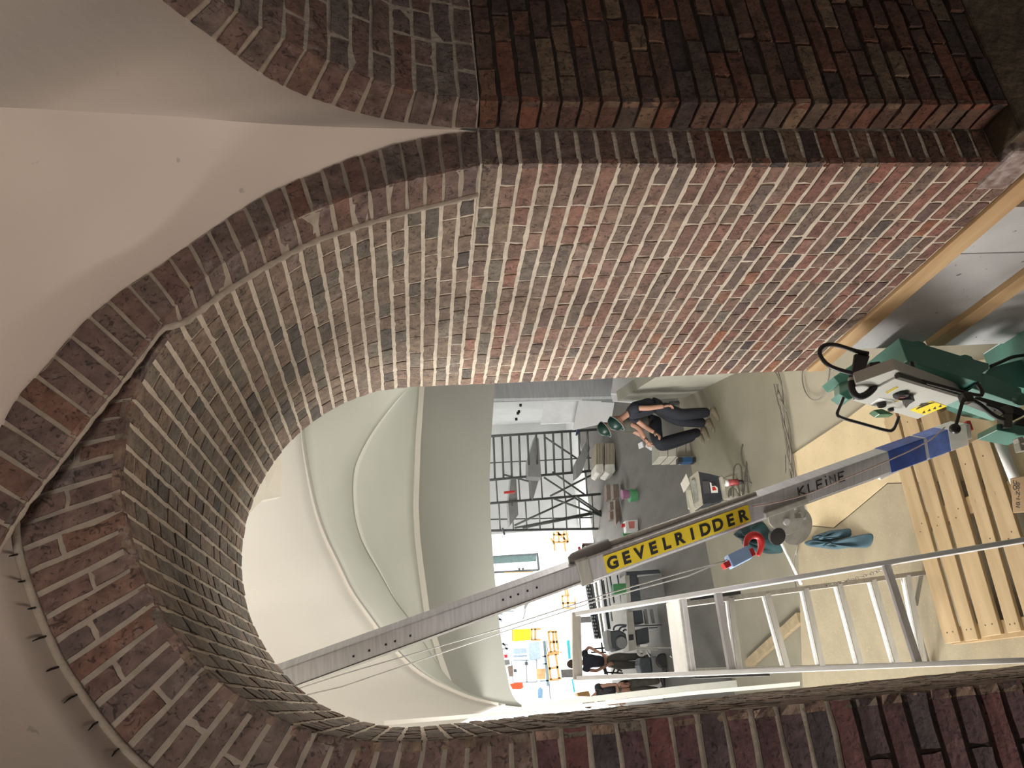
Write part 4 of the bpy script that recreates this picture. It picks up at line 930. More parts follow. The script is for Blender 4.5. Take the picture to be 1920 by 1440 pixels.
def head(parent, c, face, up, r=.105, helmet=True, hair=False):
    f = nrm(face); u = nrm(np.array(up) - f * f.dot(up)); s = np.cross(f, u); c = np.array(c)
    rows = []
    for a in np.linspace(.05, math.pi - .05, 13):
        ry = math.sin(a); h = math.cos(a); row = []
        for t in np.linspace(0, 2 * math.pi, 20, endpoint=False):
            fx, sx = math.cos(t), math.sin(t); k = .82 if h < -.3 else 1.0
            jaw = 1 - max(0, -h - .2) * .35
            row.append(c + u * h * r * 1.22 + f * fx * ry * r * (1.02 if fx > 0 else .98) * jaw + s * sx * ry * r * .80 * jaw)
        rows.append(row)
    hd = MB().grid(rows, True).build('head', m_skin, parent, smooth=True)
    n = MB(); n.add([c + f * r * .95 + u * .03, c + f * r * 1.22 - u * .03, c + f * r * .95 - u * .035 + s * .016, c + f * r * .95 - u * .035 - s * .016], [(0, 1, 2), (0, 3, 1), (1, 3, 2), (0, 2, 3)])
    n.build('nose', m_skin, hd).location = tuple(c + f * r * 1.0 - np.array(parent.location) - np.array(hd.location))
    for q in (-1, 1):
        for nm, mt, off, rad in (('eye', m_black, f * r * .93 + s * q * .034 + u * .018, .011), ('ear', m_skin, s * q * r * .82 - u * .005, .022)):
            o = MB().lathe([(.0005, rad), (rad * .7, rad * .7), (rad, 0), (rad * .7, -rad * .7), (.0005, -rad)], c + off, n=8).build(nm, mt, hd, smooth=True); o.location = tuple(c + off - np.array(parent.location) - np.array(hd.location))
    o = MB().box((0, 0, 0), (.05, .012, .012)).build('mouth', mat('lips', (.30, .12, .10), .6), hd); o.location = tuple(c + f * r * .93 - u * .058 - np.array(parent.location) - np.array(hd.location))
    if helmet:
        rows = []
        for a in np.linspace(.02, math.pi * .52, 9):
            rows.append([c + u * (.02 + math.cos(a) * r * 1.30) + f * math.cos(t) * math.sin(a) * r * 1.28 + s * math.sin(t) * math.sin(a) * r * 1.08 for t in np.linspace(0, 2 * math.pi, 20, endpoint=False)])
        hl = MB().grid(rows, True).build('helmet', m_hel, parent, smooth=True, solid=.004)
        brim = [c + u * .02 + f * (r * 1.22 + (.055 if math.cos(t) > .2 else .006)) * math.cos(t) + s * math.sin(t) * (r * 1.12) for t in np.linspace(-math.pi, math.pi, 25)]
        b = MB().tube(brim, .008, 6, False).build('brim', mat('pale_rim', (.22, .24, .23), .5), hl, smooth=True)
        b.location = tuple(np.array(b.location) + 0)
        pk = MB().hexa([c + u * .022 + f * r * 1.0 - s * .07, c + u * .022 + f * r * 1.0 + s * .07, c + u * .004 + f * (r * 1.25 + .05) + s * .05, c + u * .004 + f * (r * 1.25 + .05) - s * .05] + [q + u * .008 for q in (c + u * .022 + f * r * 1.0 - s * .07, c + u * .022 + f * r * 1.0 + s * .07, c + u * .004 + f * (r * 1.25 + .05) + s * .05, c + u * .004 + f * (r * 1.25 + .05) - s * .05)]).build('peak', m_hel, hl)
    if hair:
        rows = [[c + u * (math.cos(a) * r * 1.30) - f * .012 + f * math.cos(t) * math.sin(a) * r * 1.05 + s * math.sin(t) * math.sin(a) * r * .90 for t in np.linspace(0, 2 * math.pi, 18, endpoint=False)] for a in np.linspace(.02, math.pi * .5, 7)]
        MB().grid(rows, True).build('hair', m_hair, parent, smooth=True, solid=.006)
    return hd
def shoe(parent, ankle, fwd, mt=m_shoe):
    a = np.array(ankle); f = nrm((fwd[0], fwd[1], 0)); s = np.array((-f[1], f[0], 0)); z0 = a[2] - .085
    rows = []
    for t, w, h in ((-.08, .030, .075), (-.05, .040, .095), (0, .043, .10), (.06, .043, .075), (.12, .046, .055), (.17, .040, .045), (.195, .02, .035)):
        p = np.array((a[0], a[1], 0)) + f * t
        rows.append([p + s * w * math.cos(q) * (1 if math.sin(q) < .2 else .8) + np.array((0, 0, z0 + .002 + max(0, math.sin(q)) * h)) for q in np.linspace(0, 2 * math.pi, 12, endpoint=False)])
    m = MB().grid(rows, True); m.f.append(tuple(range(12))); m.f.append(tuple(range(len(m.v) - 12, len(m.v)))); m.build('shoe', mt, parent, smooth=True)
def person(name, label, J, face, shirt, trousers, sleeve=.55, helmet=True, hair=False, up=(0, 0, 1), toes=None, curl=(0, 0, -1), shoemat=None, group=None, rs=1.0):
    """J: joints pelvis, chest, neck, head, l/r shoulder, elbow, wrist, hip, knee, ankle (world points)."""
    J = {k: np.array(v, float) for k, v in J.items()}
    base = (J['la'] + J['ra']) / 2; base[2] = min(J['la'][2], J['ra'][2]) - .085
    p = thing(name, label, 'person', tuple(base), group)
    mid = lerp(J['pelvis'], J['chest'], .5)
    V = [J['pelvis'], mid, J['chest'], J['neck'], J['head']]; E = [(0, 1), (1, 2), (2, 3), (3, 4)]; R = [.075, .07, .075, .05, .055]
    for sd_ in 'lr':
        k = len(V); V += [J[sd_ + 's'], J[sd_ + 'e'], J[sd_ + 'w']]; E += [(2, k), (k, k + 1), (k + 1, k + 2)]; R += [.042, .040, .030]
        k = len(V); V += [J[sd_ + 'h'], J[sd_ + 'k'], J[sd_ + 'a']]; E += [(0, k), (k, k + 1), (k + 1, k + 2)]; R += [.062, .048, .036]
    skin_mesh('body', V, E, [r * rs for r in R], m_skin, p)
    V = [J['pelvis'] + (mid - J['pelvis']) * .15, mid, J['chest'], lerp(J['chest'], J['neck'], .6)]; E = [(0, 1), (1, 2), (2, 3)]; R = [(.185, .15), (.185, .15), (.20, .155), .085]
    for sd_ in 'lr':
        k = len(V); V += [J[sd_ + 's'], lerp(J[sd_ + 's'], J[sd_ + 'e'], sleeve)]; E += [(2, k), (k, k + 1)]; R += [.095, .078]
        if sleeve > 1: V += [J[sd_ + 'w']]; E += [(k + 1, k + 2)]; R += [.05]
    skin_mesh('shirt', V, E, [tuple(np.array(r) * rs) if hasattr(r, '__len__') else r * rs for r in R], shirt, p)
    V = [lerp(J['pelvis'], mid, .2), J['pelvis']]; E = [(0, 1)]; R = [(.17, .15), (.175, .16)]
    for sd_ in 'lr':
        k = len(V); V += [J[sd_ + 'h'], lerp(J[sd_ + 'h'], J[sd_ + 'k'], .5), J[sd_ + 'k'], lerp(J[sd_ + 'k'], J[sd_ + 'a'], .5), lerp(J[sd_ + 'k'], J[sd_ + 'a'], .97)]
        E += [(1, k), (k, k + 1), (k + 1, k + 2), (k + 2, k + 3), (k + 3, k + 4)]; R += [.13, .112, .09, .085, .075]
    skin_mesh('trousers', V, E, [tuple(np.array(r) * rs) if hasattr(r, '__len__') else r * rs for r in R], trousers, p)
    for sd_ in 'lr':
        hand(p, J[sd_ + 'w'], J[sd_ + 'e'], np.array(curl, float)); shoe(p, J[sd_ + 'a'], toes if toes is not None else face, shoemat or m_shoe)
    head(p, J['head'], face, up, helmet=helmet, hair=hair)
    return p
P7 = lambda x, y: (1080 + x / 7.2, 700 + y / 7.2)
Yw = 11.35
def wj(x, y, dy=0): return onY(*P7(x, y), Yw + dy)
def gnd(x, y, dy):            # ankle resting on the floor
    q = wj(x, y, dy); q[2] = .085; return q
left_dir = np.array((-.93, -.1, -.35))
# worker in navy, bending over to the left with one arm hanging
J = dict(pelvis=wj(1085, 420), chest=wj(790, 500), neck=wj(640, 590), head=wj(545, 655), ls=wj(760, 470, -.16), le=wj(990, 470, -.22), lw=wj(1190, 445, -.25), rs=wj(760, 590, .16), re=wj(930, 720, .2), rw=wj(1060, 800, .1),
         lh=wj(1120, 450, -.09), lk=wj(1400, 560, -.12), la=gnd(1660, 530, -.12), rh=wj(1120, 470, .1), rk=wj(1380, 640, .12), ra=gnd(1590, 680, .16))
person('person', 'bending worker in a navy T-shirt and dark green helmet, arm hanging down with a tool', J, np.array((-.75, -.1, -.65)), m_navy, m_jean, .5, up=(-.5, 0, .85), toes=(-1, -.35, 0), curl=(-1, 0, -.2), rs=1.17)
# tool in the hanging hand
tl_ = MB().beam(wj(1255, 405, -.27), wj(1395, 395, -.27), .05, .06).build('hand_tool', m_black, None, bevel=.01)
tag(tl_, 'small black tool in the hanging hand of the navy-shirted worker', 'tool')
# second worker behind, squatting further to the left
J = dict(pelvis=wj(1010, 640, 0.58), chest=wj(730, 690, 0.58), neck=wj(560, 715, 0.58), head=wj(400, 735, 0.58), ls=wj(700, 660, 0.42), le=wj(850, 735, 0.30), lw=wj(930, 880, 0.28), rs=wj(700, 740, 0.74), re=wj(880, 830, 0.76), rw=wj(960, 920, 0.58),
         lh=wj(1060, 660, 0.48), lk=wj(1090, 960, 0.38), la=gnd(1540, 790, 0.43), rh=wj(1060, 680, 0.68), rk=wj(1120, 1010, 0.73), ra=gnd(1480, 840, 0.68))
person('person', 'crouching worker in a grey shirt and green helmet behind the navy-shirted one', J, np.array((-.85, -.15, -.45)), m_olive, m_jean, .5, up=(-.3, 0, .95), toes=(-1, -.3, 0), curl=(-.6, 0, -1), rs=1.17)
# standing figure in the hall and one at the left edge
Yp = 17.4
def pj(x, y, dy=0): return onY(x, y, Yp + dy)
def pg(x, y, dy): q = pj(x, y, dy); q[2] = .085; return q
J = dict(pelvis=pj(1137, 1240), chest=pj(1103, 1240), neck=pj(1088, 1244), head=pj(1074, 1245), ls=pj(1095, 1255, 0), le=pj(1118, 1258, .1), lw=pj(1138, 1248, -.1), rs=pj(1094, 1226, 0), re=pj(1104, 1213, .1), rw=pj(1128, 1226, -.1),
         lh=pj(1140, 1246), lk=pj(1175, 1247, -.03), la=pg(1214, 1245, 0), rh=pj(1140, 1233), rk=pj(1176, 1232, -.03), ra=pg(1214, 1230, .05))
person('person', 'standing person in a dark shirt with one hand on the hip, seen through the ladder', J, np.array((-.3, 1, 0)), m_navy, m_olive, .5, helmet=False, hair=True, toes=(-.3, 1, 0), shoemat=m_black)
Yp = 16.6
J = dict(pelvis=pj(1158, 1290), chest=pj(1125, 1298), neck=pj(1112, 1306), head=pj(1104, 1318), ls=pj(1118, 1288, -.15), le=pj(1140, 1284, -.25), lw=pj(1158, 1283, -.3), rs=pj(1122, 1312, .15), re=pj(1142, 1320, .1), rw=pj(1160, 1318, 0),
         lh=pj(1162, 1286), lk=pj(1195, 1280, 0), la=pg(1228, 1277, 0), rh=pj(1162, 1294), rk=pj(1195, 1292, .1), ra=pg(1228, 1296, .15))
person('person', 'leaning person in black clothes half hidden by the left jamb', J, np.array((-.8, .4, -.3)), m_black, m_olive, .5, helmet=False, hair=True, toes=(-.8, .4, 0), shoemat=m_black)

# ------------------------------------------------------------------ scaffold tower
m_tube = mat('scaffold_tube', (.13, .135, .135), .45, .5, var=.12)
sc = thing('scaffold_tower', 'tall grey tube scaffold with ladder frames and planks against the white wall', 'scaffold', tuple(onZ(1140, 900, 0)))
def post(x0, y0, x1, y1, Y, name='upright', r=.036):
    a, b = onY(x0, y0, Y), onY(x1, y1, Y); b = b.copy(); c = ext_to(a, b, .02); t = a + (a - b) / (a - b)[2] * (Zk(1.5) - a[2]); MB().tube([t, c], r, 8).build(name, m_tube, sc, smooth=True); return t, c
F1 = [post(917, 818, 1108, 806, 18.2), post(917, 900, 1120, 882, 19.2)]
F2 = [post(917, 944, 1128, 926, 19.8), post(917, 995, 1138, 991, 20.6)]
F3 = [post(917, 868, 1060, 861, 19.8, r=.018), post(918, 974, 1130, 970, 21.0, r=.02)]
for Fa, Fb, xs in ((F1[0], F1[1], np.arange(925, 1110, 16)), (F2[0], F2[1], np.arange(935, 1130, 25)), (F1[1], F2[0], np.arange(930, 1120, 42))):
    for x in xs:
        MB().tube([at_img(Fa[0], Fa[1], x), at_img(Fb[0], Fb[1], x + 3)], .030 if Fa is F1[0] else .022, 6).build('rung', m_tube, sc, smooth=True)
def bar(a, Ya, b, Yb_, r=.028): MB().tube([onY(*a, Ya), onY(*b, Yb_)], r, 6).build('brace', m_tube, sc, smooth=True)
for a, b in (((1022, 820), (1085, 862)), ((1020, 895), (1140, 975)), ((1032, 930), (1120, 885)), ((1036, 885), (1100, 930)), ((1038, 935), (1140, 972)), ((965, 985), (1080, 932)), ((965, 990), (1140, 955)), ((1080, 930), (1138, 970)), ((980, 990), (1140, 958)), ((945, 890), (1000, 905))):
    bar(a, 19.6, b, 20.2)
m_plank = mat('scaffold_plank', (.26, .26, .25), .7, var=.1, scale=4)
for q, Y in (([(1003, 818), (1010, 822), (1015, 895), (990, 893), (990, 860)], 18.9), ([(1101, 825), (1107, 840), (1090, 888), (1080, 895), (1080, 868)], 18.7), ([(958, 895), (968, 898), (972, 965), (956, 985), (953, 940)], 19.9), ([(995, 893), (1012, 893), (1000, 935), (997, 930)], 19.6)):
    MB().prism([onY(x, y, Y) for x, y in q], (0, .35, .02)).build('plank', m_plank, sc)
MB().beam(onY(945, 924, 19.0), onY(965, 922, 19.0), .09, .05).build('red_coupler', m_red, sc)
MB().tube([onY(942, 990, 20.4), onY(946, 1003, 20.4)], .03, 6).build('bracket', m_tube, sc)
lv = MB().beam(onY(1085, 796, 17.9), onY(1081, 816, 17.9), .10, .05).build('spirit_level', mat('blue_paint', (.03, .045, .13), .4), None, bevel=.005)
tag(lv, 'dark blue bar fixed across the scaffold upright', 'bar')

# ------------------------------------------------------------------ power box on its stand
P8 = lambda x, y: (1260 + x / 8, 820 + y / 8)
Ys = 10.6
st = thing('power_box', 'black power distribution box with a red plug on a pale metal stand', 'power box', tuple(onZ(1418, 930, 0)))
def pr(poly, name, mt, th=.04, dy=0, par=st, bevel=.004, PP=P8, Y=None): return MB().prism([onY(*PP(*q), (Y or Ys) + dy) for q in poly], (0, th, 0)).build(name, mt, par, bevel=bevel)
m_pale = mat('pale_stand', (.42, .40, .33), .6, var=.1)
pr([(395, 515), (560, 545), (730, 590), (780, 940), (640, 985), (460, 1000)], 'case', mat('black_case', (.03, .033, .042), .5, var=.15), .32)
pr([(275, 590), (385, 500), (405, 540), (470, 1010), (400, 1050), (330, 1000)], 'lid_tray', m_pale, .30, .0)
pr([(300, 640), (350, 620), (400, 960), (350, 985)], 'tray_inset', mat('grey_paper', (.25, .26, .24), .8, var=.3, scale=12), .02, -.03)
pr([(130, 690), (215, 540), (268, 690), (180, 830)], 'paper_sheet', mat('paper', (.60, .58, .52), .8, var=.05), .02, -.05)
pr([(455, 655), (550, 655), (570, 835), (475, 845)], 'window', mat('smoked_window', (.07, .07, .075), .25), .01, -.012, bevel=0)
lb = pr([(565, 672), (600, 690), (685, 755), (690, 830), (590, 832)], 'label', m_white, .006, -.008, bevel=0)
pr([(590, 680), (660, 690), (655, 725), (600, 730)], 'label_print', m_black, .004, -.0125, bevel=0); pr([(600, 745), (640, 740), (670, 790), (610, 800)], 'label_print', m_red, .004, -.0125, bevel=0)
def seg(a, b, w, name='leg', mt=None, dy=0, dy2=None): MB().beam(onY(*P8(*a), Ys + dy), onY(*P8(*b), Ys + (dy if dy2 is None else dy2)), w, w).build(name, mt or m_pale, st)
seg((245, 800), (330, 1240), .06, 'arm'); seg((760, 590), (1360, 385), .05); seg((1130, 490), (1225, 930), .035, 'leg_tie'); seg((780, 900), (1300, 960), .05); seg((760, 600), (1110, 900), .03, 'leg_tie', None, .3); seg((730, 600), (790, 930), .05, 'frame_bar', None, -.02)
seg((700, 700), (1330, 640), .05, 'leg', None, .35)
pr([(765, 670), (790, 665), (800, 800), (778, 815)], 'handle', m_white, .02, -.04)
def cyl(a, b, r, name, mt, dy=-.08): MB().tube([onY(*P8(*a), Ys + dy), onY(*P8(*b), Ys + dy)], r, 12).build(name, mt, st, smooth=True)
cyl((800, 690), (840, 685), .05, 'socket_ring', m_white); cyl((838, 685), (985, 672), .052, 'red_plug', mat('red_plug', (.33, .06, .06), .5)); cyl((985, 672), (1062, 668), .036, 'plug_sleeve', m_black)
m_cb2 = mat('dark_cable', (.10, .09, .075), .6)
for pts in (((1078, 450), (1040, 300), (1040, 150), (1085, 70), (1135, 130), (1145, 280), (1110, 450), (1070, 900)), ((920, 900), (920, 560), (935, 430), (990, 390), (1030, 430), (1045, 480), (1060, 900)), ((1060, 670), (1150, 670), (1260, 740), (1340, 830), (1370, 880)),
            ((850, 900), (855, 800), (890, 750), (960, 780), (1010, 900)), ((880, 880), (890, 760), (930, 700)), ((1120, 560), (1140, 760), (1150, 910)), ((990, 720), (1010, 820), (1030, 900)), ((470, 1050), (520, 1150), (530, 1060), (640, 1000), (700, 1060), (760, 1075)), ((700, 985), (800, 1000), (900, 1030))):
    MB().tube(smooth_curve([onY(*P8(*q), Ys - .1) for q in pts], 36), .012, 6).build('cable', m_cb2, st, smooth=True)

# ------------------------------------------------------------------ materials stacked in the hall
def standY(x, y): return float(onZ(x, y, 0)[1])
I_ = lambda x, y: (x, y)
def item(name, label, cat, poly, mt, th=.3, Y=None, group=None, bevel=.01):
    yb = max(poly, key=lambda q: q[0]); Y = Y or standY(*yb)
    pts = [onY(x, y, Y) for x, y in poly]
    low = min(p[2] for p in pts)
    o = MB().prism(pts, (0, th, 0)).build(name, mt, None, bevel=bevel); return tag(o, label, cat, group)
m_beige = mat('beige_board', (.33, .29, .22), .85, c2=(.25, .22, .165), scale=4, stretch=(1, 1, 9))
m_blk_brown = mat('brown_block', (.20, .155, .125), .9, var=.2, scale=6)
for k, (a, b) in enumerate(((1117, 1132), (1134, 1153))):
    t = thing('board_bundle', ('wrapped grey board bundle lying on top of another by the scaffold', 'wrapped grey board bundle underneath another on the hall floor')[k], 'bundle', tuple(onZ(1154, 850, 0)))
    Y = standY(1154, 850)
    MB().prism([onY(x, y, Y) for x, y in ((a, 831), (b, 830), (b, 870), (a, 871))], (0, .6, 0)).build('boards', m_beige, t, bevel=.01)
    for i in range(3):
        x = a + (b - a) * (i + .5) / 3; MB().prism([onY(*q, Y - .005) for q in ((x - .5, 831), (x + .5, 831), (x + .5, 871), (x - .5, 871))], (0, .01, 0)).build('board_gap', m_blk_brown, t)
    MB().prism([onY(x, y, Y - .02) for x, y in ((a, 870), (b, 869), (b + 1, 884), ((a + b) / 2, 889), (a, 885))], (0, .62, 0)).build('wrapping', mat('wrapping_foil', (.62, .60, .54), .5, var=.12, scale=9, bump=.5, bscale=9), t, bevel=.03, segs=3)
for k, (q, w_) in enumerate(((((1136, 908), (1144, 908), (1146, 936), (1138, 937)), 'thin upper'), (((1149, 908), (1160, 907), (1162, 932), (1151, 934)), 'thick lower'), (((1143, 941), (1150, 940), (1151, 955), (1144, 956)), 'small middle'), (((1153, 936), (1172, 934), (1173, 960), (1155, 984)), 'long dark'), (((1143, 959), (1152, 958), (1153, 973), (1144, 974)), 'small far'), (((1162, 905), (1172, 904), (1173, 930), (1163, 931)), 'lowest'))):
    item('block_stack', w_ + ' brown block of the loose stack beside the board bundles', 'block', q, m_blk_brown, .25, Y=standY(1174, 920) + .27 * k, group='brown blocks in the hall')
bk_ = thing('bucket', 'green bucket with a pink lid beside the brown blocks', 'bucket', tuple(onZ(1194, 930, 0)))
Y = standY(1194, 930)
for (x0, x1, y0, y1, nm, mt) in ((1166, 1179, 917, 936, 'lid', mat('pink_plastic', (.32, .14, .24), .5)), (1179, 1194, 916, 941, 'pail', mat('green_plastic', (.10, .34, .15), .5))):
    c0 = onY(x1, (y0 + y1) / 2, Y); c1 = onY(x0, (y0 + y1) / 2, Y); r = (y1 - y0) / 2 * Y / F * 1.05
    MB().lathe([(.001, 0), (r * .85, 0), (r, np.linalg.norm(c1 - c0)), (r * .95, np.linalg.norm(c1 - c0)), (.001, np.linalg.norm(c1 - c0) * .95)], c0, n=16).build(nm, mt, bk_, smooth=False)
jc = thing('jerrycan', 'white jerrycan with a red label behind the hoist mast', 'jerrycan', tuple(onZ(1197, 985, 0))); Y = standY(1197, 985)
for poly, nm, mt, d in ((((1172, 976), (1196, 974), (1197, 995), (1174, 997)), 'tank', m_white, 0), (((1166, 982), (1173, 981), (1173, 987), (1166, 988)), 'cap', m_red, .05), (((1178, 978), (1190, 977), (1190, 990), (1180, 991)), 'label', mat('pale_red', (.55, .18, .16), .6), -.01)):
    MB().prism([onY(*q, Y + d) for q in poly], (0, .22 if nm == 'tank' else (.1 if nm == 'cap' else .02), 0)).build(nm, mt, jc, bevel=.015 if nm == 'tank' else 0)
item('green_rag', 'green rag on the floor next to the jerrycan', 'rag', [(1168, 998), (1192, 996), (1194, 1008), (1170, 1009)], mat('green_rag', (.07, .22, .10), .8), .15)
bs = thing('board_stack', 'low stack of pale boards under the crouching worker', 'boards', tuple(onZ(1304, 840, 0))); Y = standY(1304, 840)
for i in range(4):
    x0 = 1236 + i * 17; MB().prism([onY(*q, Y + .25) for q in ((x0, 822), (x0 + 16, 821), (x0 + 16, 856), (x0, 857))], (0, .5, 0)).build('board', mat('pale_board', (.44, .42, .36), .8, var=.08, scale=3), bs, bevel=.01)
tb_ = thing('blue_case', 'small blue case with black ends standing by the pale boards', 'case', tuple(onZ(1306, 862, 0))); Y = standY(1306, 862)
for x0, x1, mt, nm in ((1272, 1280, m_black, 'lid'), (1280, 1299, mat('blue_case', (.02, .07, .17), .5), 'body'), (1299, 1305, m_black, 'base')):
    MB().prism([onY(*q, Y) for q in ((x0, 857), (x1, 857), (x1, 866), (x0, 867))], (0, .15, 0)).build(nm, mt, tb_, bevel=.008)
sp = thing('scrap_boards', 'small pale board offcuts on the floor between the workers and the bundles', 'offcuts', tuple(onZ(1215, 835, 0)))
for poly in (((1196, 832), (1203, 828), (1206, 838), (1198, 842)), ((1212, 829), (1224, 836), (1220, 845), (1210, 838))):
    q = [onZ(x, y, .03) for x, y in poly]; MB().prism(q, (0, 0, -.028)).build('offcut', m_hallw, sp)

# ------------------------------------------------------------------ benches and machines on the left of the hall
P6 = lambda x, y: (1080 + x / 5.335, 1060 + y / 5.335)
def p6(poly, Y, th, name, mt, par, bevel=.008): return MB().prism([onY(*P6(*q), Y) for q in poly], (0, th, 0)).build(name, mt, par, bevel=bevel)
m_dark = mat('dark_cabinet', (.045, .05, .06), .6, var=.1); m_gp = mat('grey_cabinet', (.17, .17, .165), .6, var=.06); m_bt = mat('bench_top', (.36, .35, .31), .7, var=.1, scale=4)
w1 = thing('work_bench', 'work bench with a dark cabinet and grey panel below the yellow lettering', 'bench', tuple(onZ(1243, 1100, 0)))
p6([(490, 95), (535, 90), (552, 365), (510, 372)], 15.6, .5, 'bench_top', m_bt, w1); p6([(535, 80), (610, 95), (650, 355), (552, 362)], 15.65, .4, 'cabinet', m_dark, w1)
p6([(625, 115), (850, 90), (890, 305), (650, 340)], 15.6, .3, 'grey_panel', m_gp, w1); p6([(500, 62), (830, 40), (850, 72), (505, 98)], 15.55, .1, 'black_bar', m_dark, w1)
p6([(845, 90), (880, 88), (900, 300), (885, 306)], 15.6, .3, 'bench_leg', m_gp, w1)
cr = item('green_crate', 'small green crate on the work bench', 'crate', [P6(375, 185), P6(500, 178), P6(508, 282), P6(378, 286)], mat('crate_green', (.05, .20, .07), .6), .2, Y=15.2)
w2 = thing('machine_bench', 'long grey bench with two dark drawers behind the ladder frame', 'bench', tuple(onZ(1222, 1190, 0)))
p6([(505, 470), (570, 462), (612, 840), (528, 858)], 16.2, .5, 'bench_top', m_bt, w2); p6([(565, 455), (660, 445), (680, 575), (580, 590)], 16.25, .4, 'drawer_block', m_dark, w2)
p6([(600, 645), (722, 615), (735, 770), (615, 795)], 16.25, .4, 'drawer_block', m_dark, w2); p6([(528, 695), (575, 690), (580, 745), (532, 752)], 16.18, .05, 'control_screen', m_black, w2)
for (a, b) in (((680, 440), (700, 590)), ((740, 440), (765, 580)), ((860, 430), (880, 560))): p6([a, (a[0] + 28, a[1] - 4), (b[0] + 28, b[1] - 4), b], 16.3, .1, 'bench_leg', m_gp, w2)
p6([(640, 790), (715, 785), (720, 808), (640, 825)], 16.2, .3, 'white_shelf', m_white, w2); p6([(590, 600), (870, 590), (870, 600), (590, 612)], 16.15, .05, 'rail', m_dark, w2); p6([(730, 620), (820, 616), (820, 626), (730, 632)], 16.15, .05, 'rail', m_dark, w2)
p6([(820, 600), (905, 596), (905, 604), (820, 608)], 16.15, .05, 'bench_foot', m_gp, w2)
bg = thing('bench_machine', 'black bulky machine with tubes on the bench beside the standing person', 'machine', tuple(onY(*P6(410, 750), 15.7)))
p6([(310, 650), (360, 655), (430, 645), (500, 680), (515, 760), (490, 830), (400, 860), (345, 820), (318, 760)], 15.7, .4, 'housing', m_dark, bg, .03); p6([(310, 645), (345, 655), (365, 850), (335, 840), (312, 740)], 15.65, .42, 'front_plate', m_gp, bg)
for pts in (((375, 650), (380, 610), (430, 595), (505, 600)), ((430, 650), (445, 620), (500, 610)), ((470, 660), (490, 640), (505, 650))): MB().tube(smooth_curve([onY(*P6(*q), 15.8) for q in pts], 14), .02, 6).build('tube', m_dark, bg, smooth=True)
c = onY(*P6(455, 770), 15.68); MB().lathe([(0, .05), (.10, .05), (.12, .02), (.12, 0)], c, (0, -1, 0), 14).build('dial', m_gp, bg)
fm = thing('floor_machine', 'black and grey floor machine with a round wheel in front of the standing person', 'machine', tuple(onZ(*P6(900, 1000), 0)))
Yf = standY(*P6(900, 1000))
p6([(640, 925), (745, 912), (768, 1075), (660, 1085), (632, 1000)], Yf, .4, 'black_tank', m_dark, fm, .03); p6([(755, 912), (850, 905), (875, 1070), (768, 1082)], Yf + .02, .4, 'grey_tank', m_gp, fm, .03)
c = onY(*P6(865, 955), Yf - .05); MB().lathe([(0, .06), (.12, .06), (.15, .04), (.15, 0), (0, 0)], c, (0, -1, 0), 18).build('wheel', m_black, fm)
c = onY(*P6(650, 870), Yf - .02); MB().lathe([(.04, .05), (.09, .05), (.09, 0), (.04, 0)], c, (0, -1, 0), 14).build('ring', m_steel, fm)
MB().tube([onY(*P6(680, 820), Yf), onY(*P6(740, 915), Yf)], .02, 6).build('handle', m_steel, fm); MB().tube([onY(*P6(890, 910), Yf), onY(*P6(900, 1075), Yf)], .02, 6).build('axle', m_dark, fm)
rd = thing('metal_rods', 'thin metal rods leaning beside the floor machine', 'rods', tuple(onZ(*P6(980, 940), 0)))
for pts in (((600, 820), (970, 825), (990, 870), (980, 940), (940, 905)), ((610, 835), (820, 845)), ((740, 850), (745, 885))): MB().tube([onY(*P6(*q), 15.4) for q in pts], .013, 6).build('rod', m_steel, rd)
# perforated profiles leaning in a row
rk = thing('profile_rack', 'row of dark perforated metal profiles leaning behind the hoist mast', 'profiles', tuple(onZ(1160, 1150, 0)))
for (a, b, w, mt) in (((95, 180), (190, 735), 52, m_dark), ((150, 185), (235, 735), 22, m_gp), ((190, 170), (270, 720), 20, m_steel), ((245, 130), (320, 640), 14, m_dark), ((300, 120), (360, 560), 10, m_gp), ((335, 110), (378, 380), 12, m_dark), ((408, 100), (450, 375), 12, m_dark), ((270, 150), (340, 640), 8, m_dark)):
    f_ = p6([a, (a[0] + w, a[1] - 6), (b[0] + w, b[1] - 6), b], 19.0, .1, 'profile', mt, rk, .003)
    if w > 40:
        for i in range(16):
            t = (i + .5) / 16; x, y = a[0] * (1 - t) + b[0] * t, a[1] * (1 - t) + b[1] * t
            for d_ in ((6, 30) if i % 2 else (4, 22)): p6([(x + d_, y), (x + d_ + 9, y - 1), (x + d_ + 12, y + 14), (x + d_ + 3, y + 15)], 18.98, .01, 'slot', m_white, rk, 0)
cn = thing('black_trestle', 'thin black metal trestle frames behind the standing person', 'trestle', tuple(onZ(1165, 1250, 0)))
for a, b in (((160, 835), (330, 825)), ((150, 870), (300, 870)), ((255, 770), (290, 1090)), ((285, 1000), (315, 1095)), ((360, 1090), (400, 1000)), ((360, 1010), (460, 1060)), ((400, 1080), (460, 1010)), ((300, 1070), (470, 1080)), ((265, 1010), (300, 1090))):
    MB().tube([onY(*P6(*a), 18.4), onY(*P6(*b), 18.4)], .022, 6).build('bar', m_black, cn)

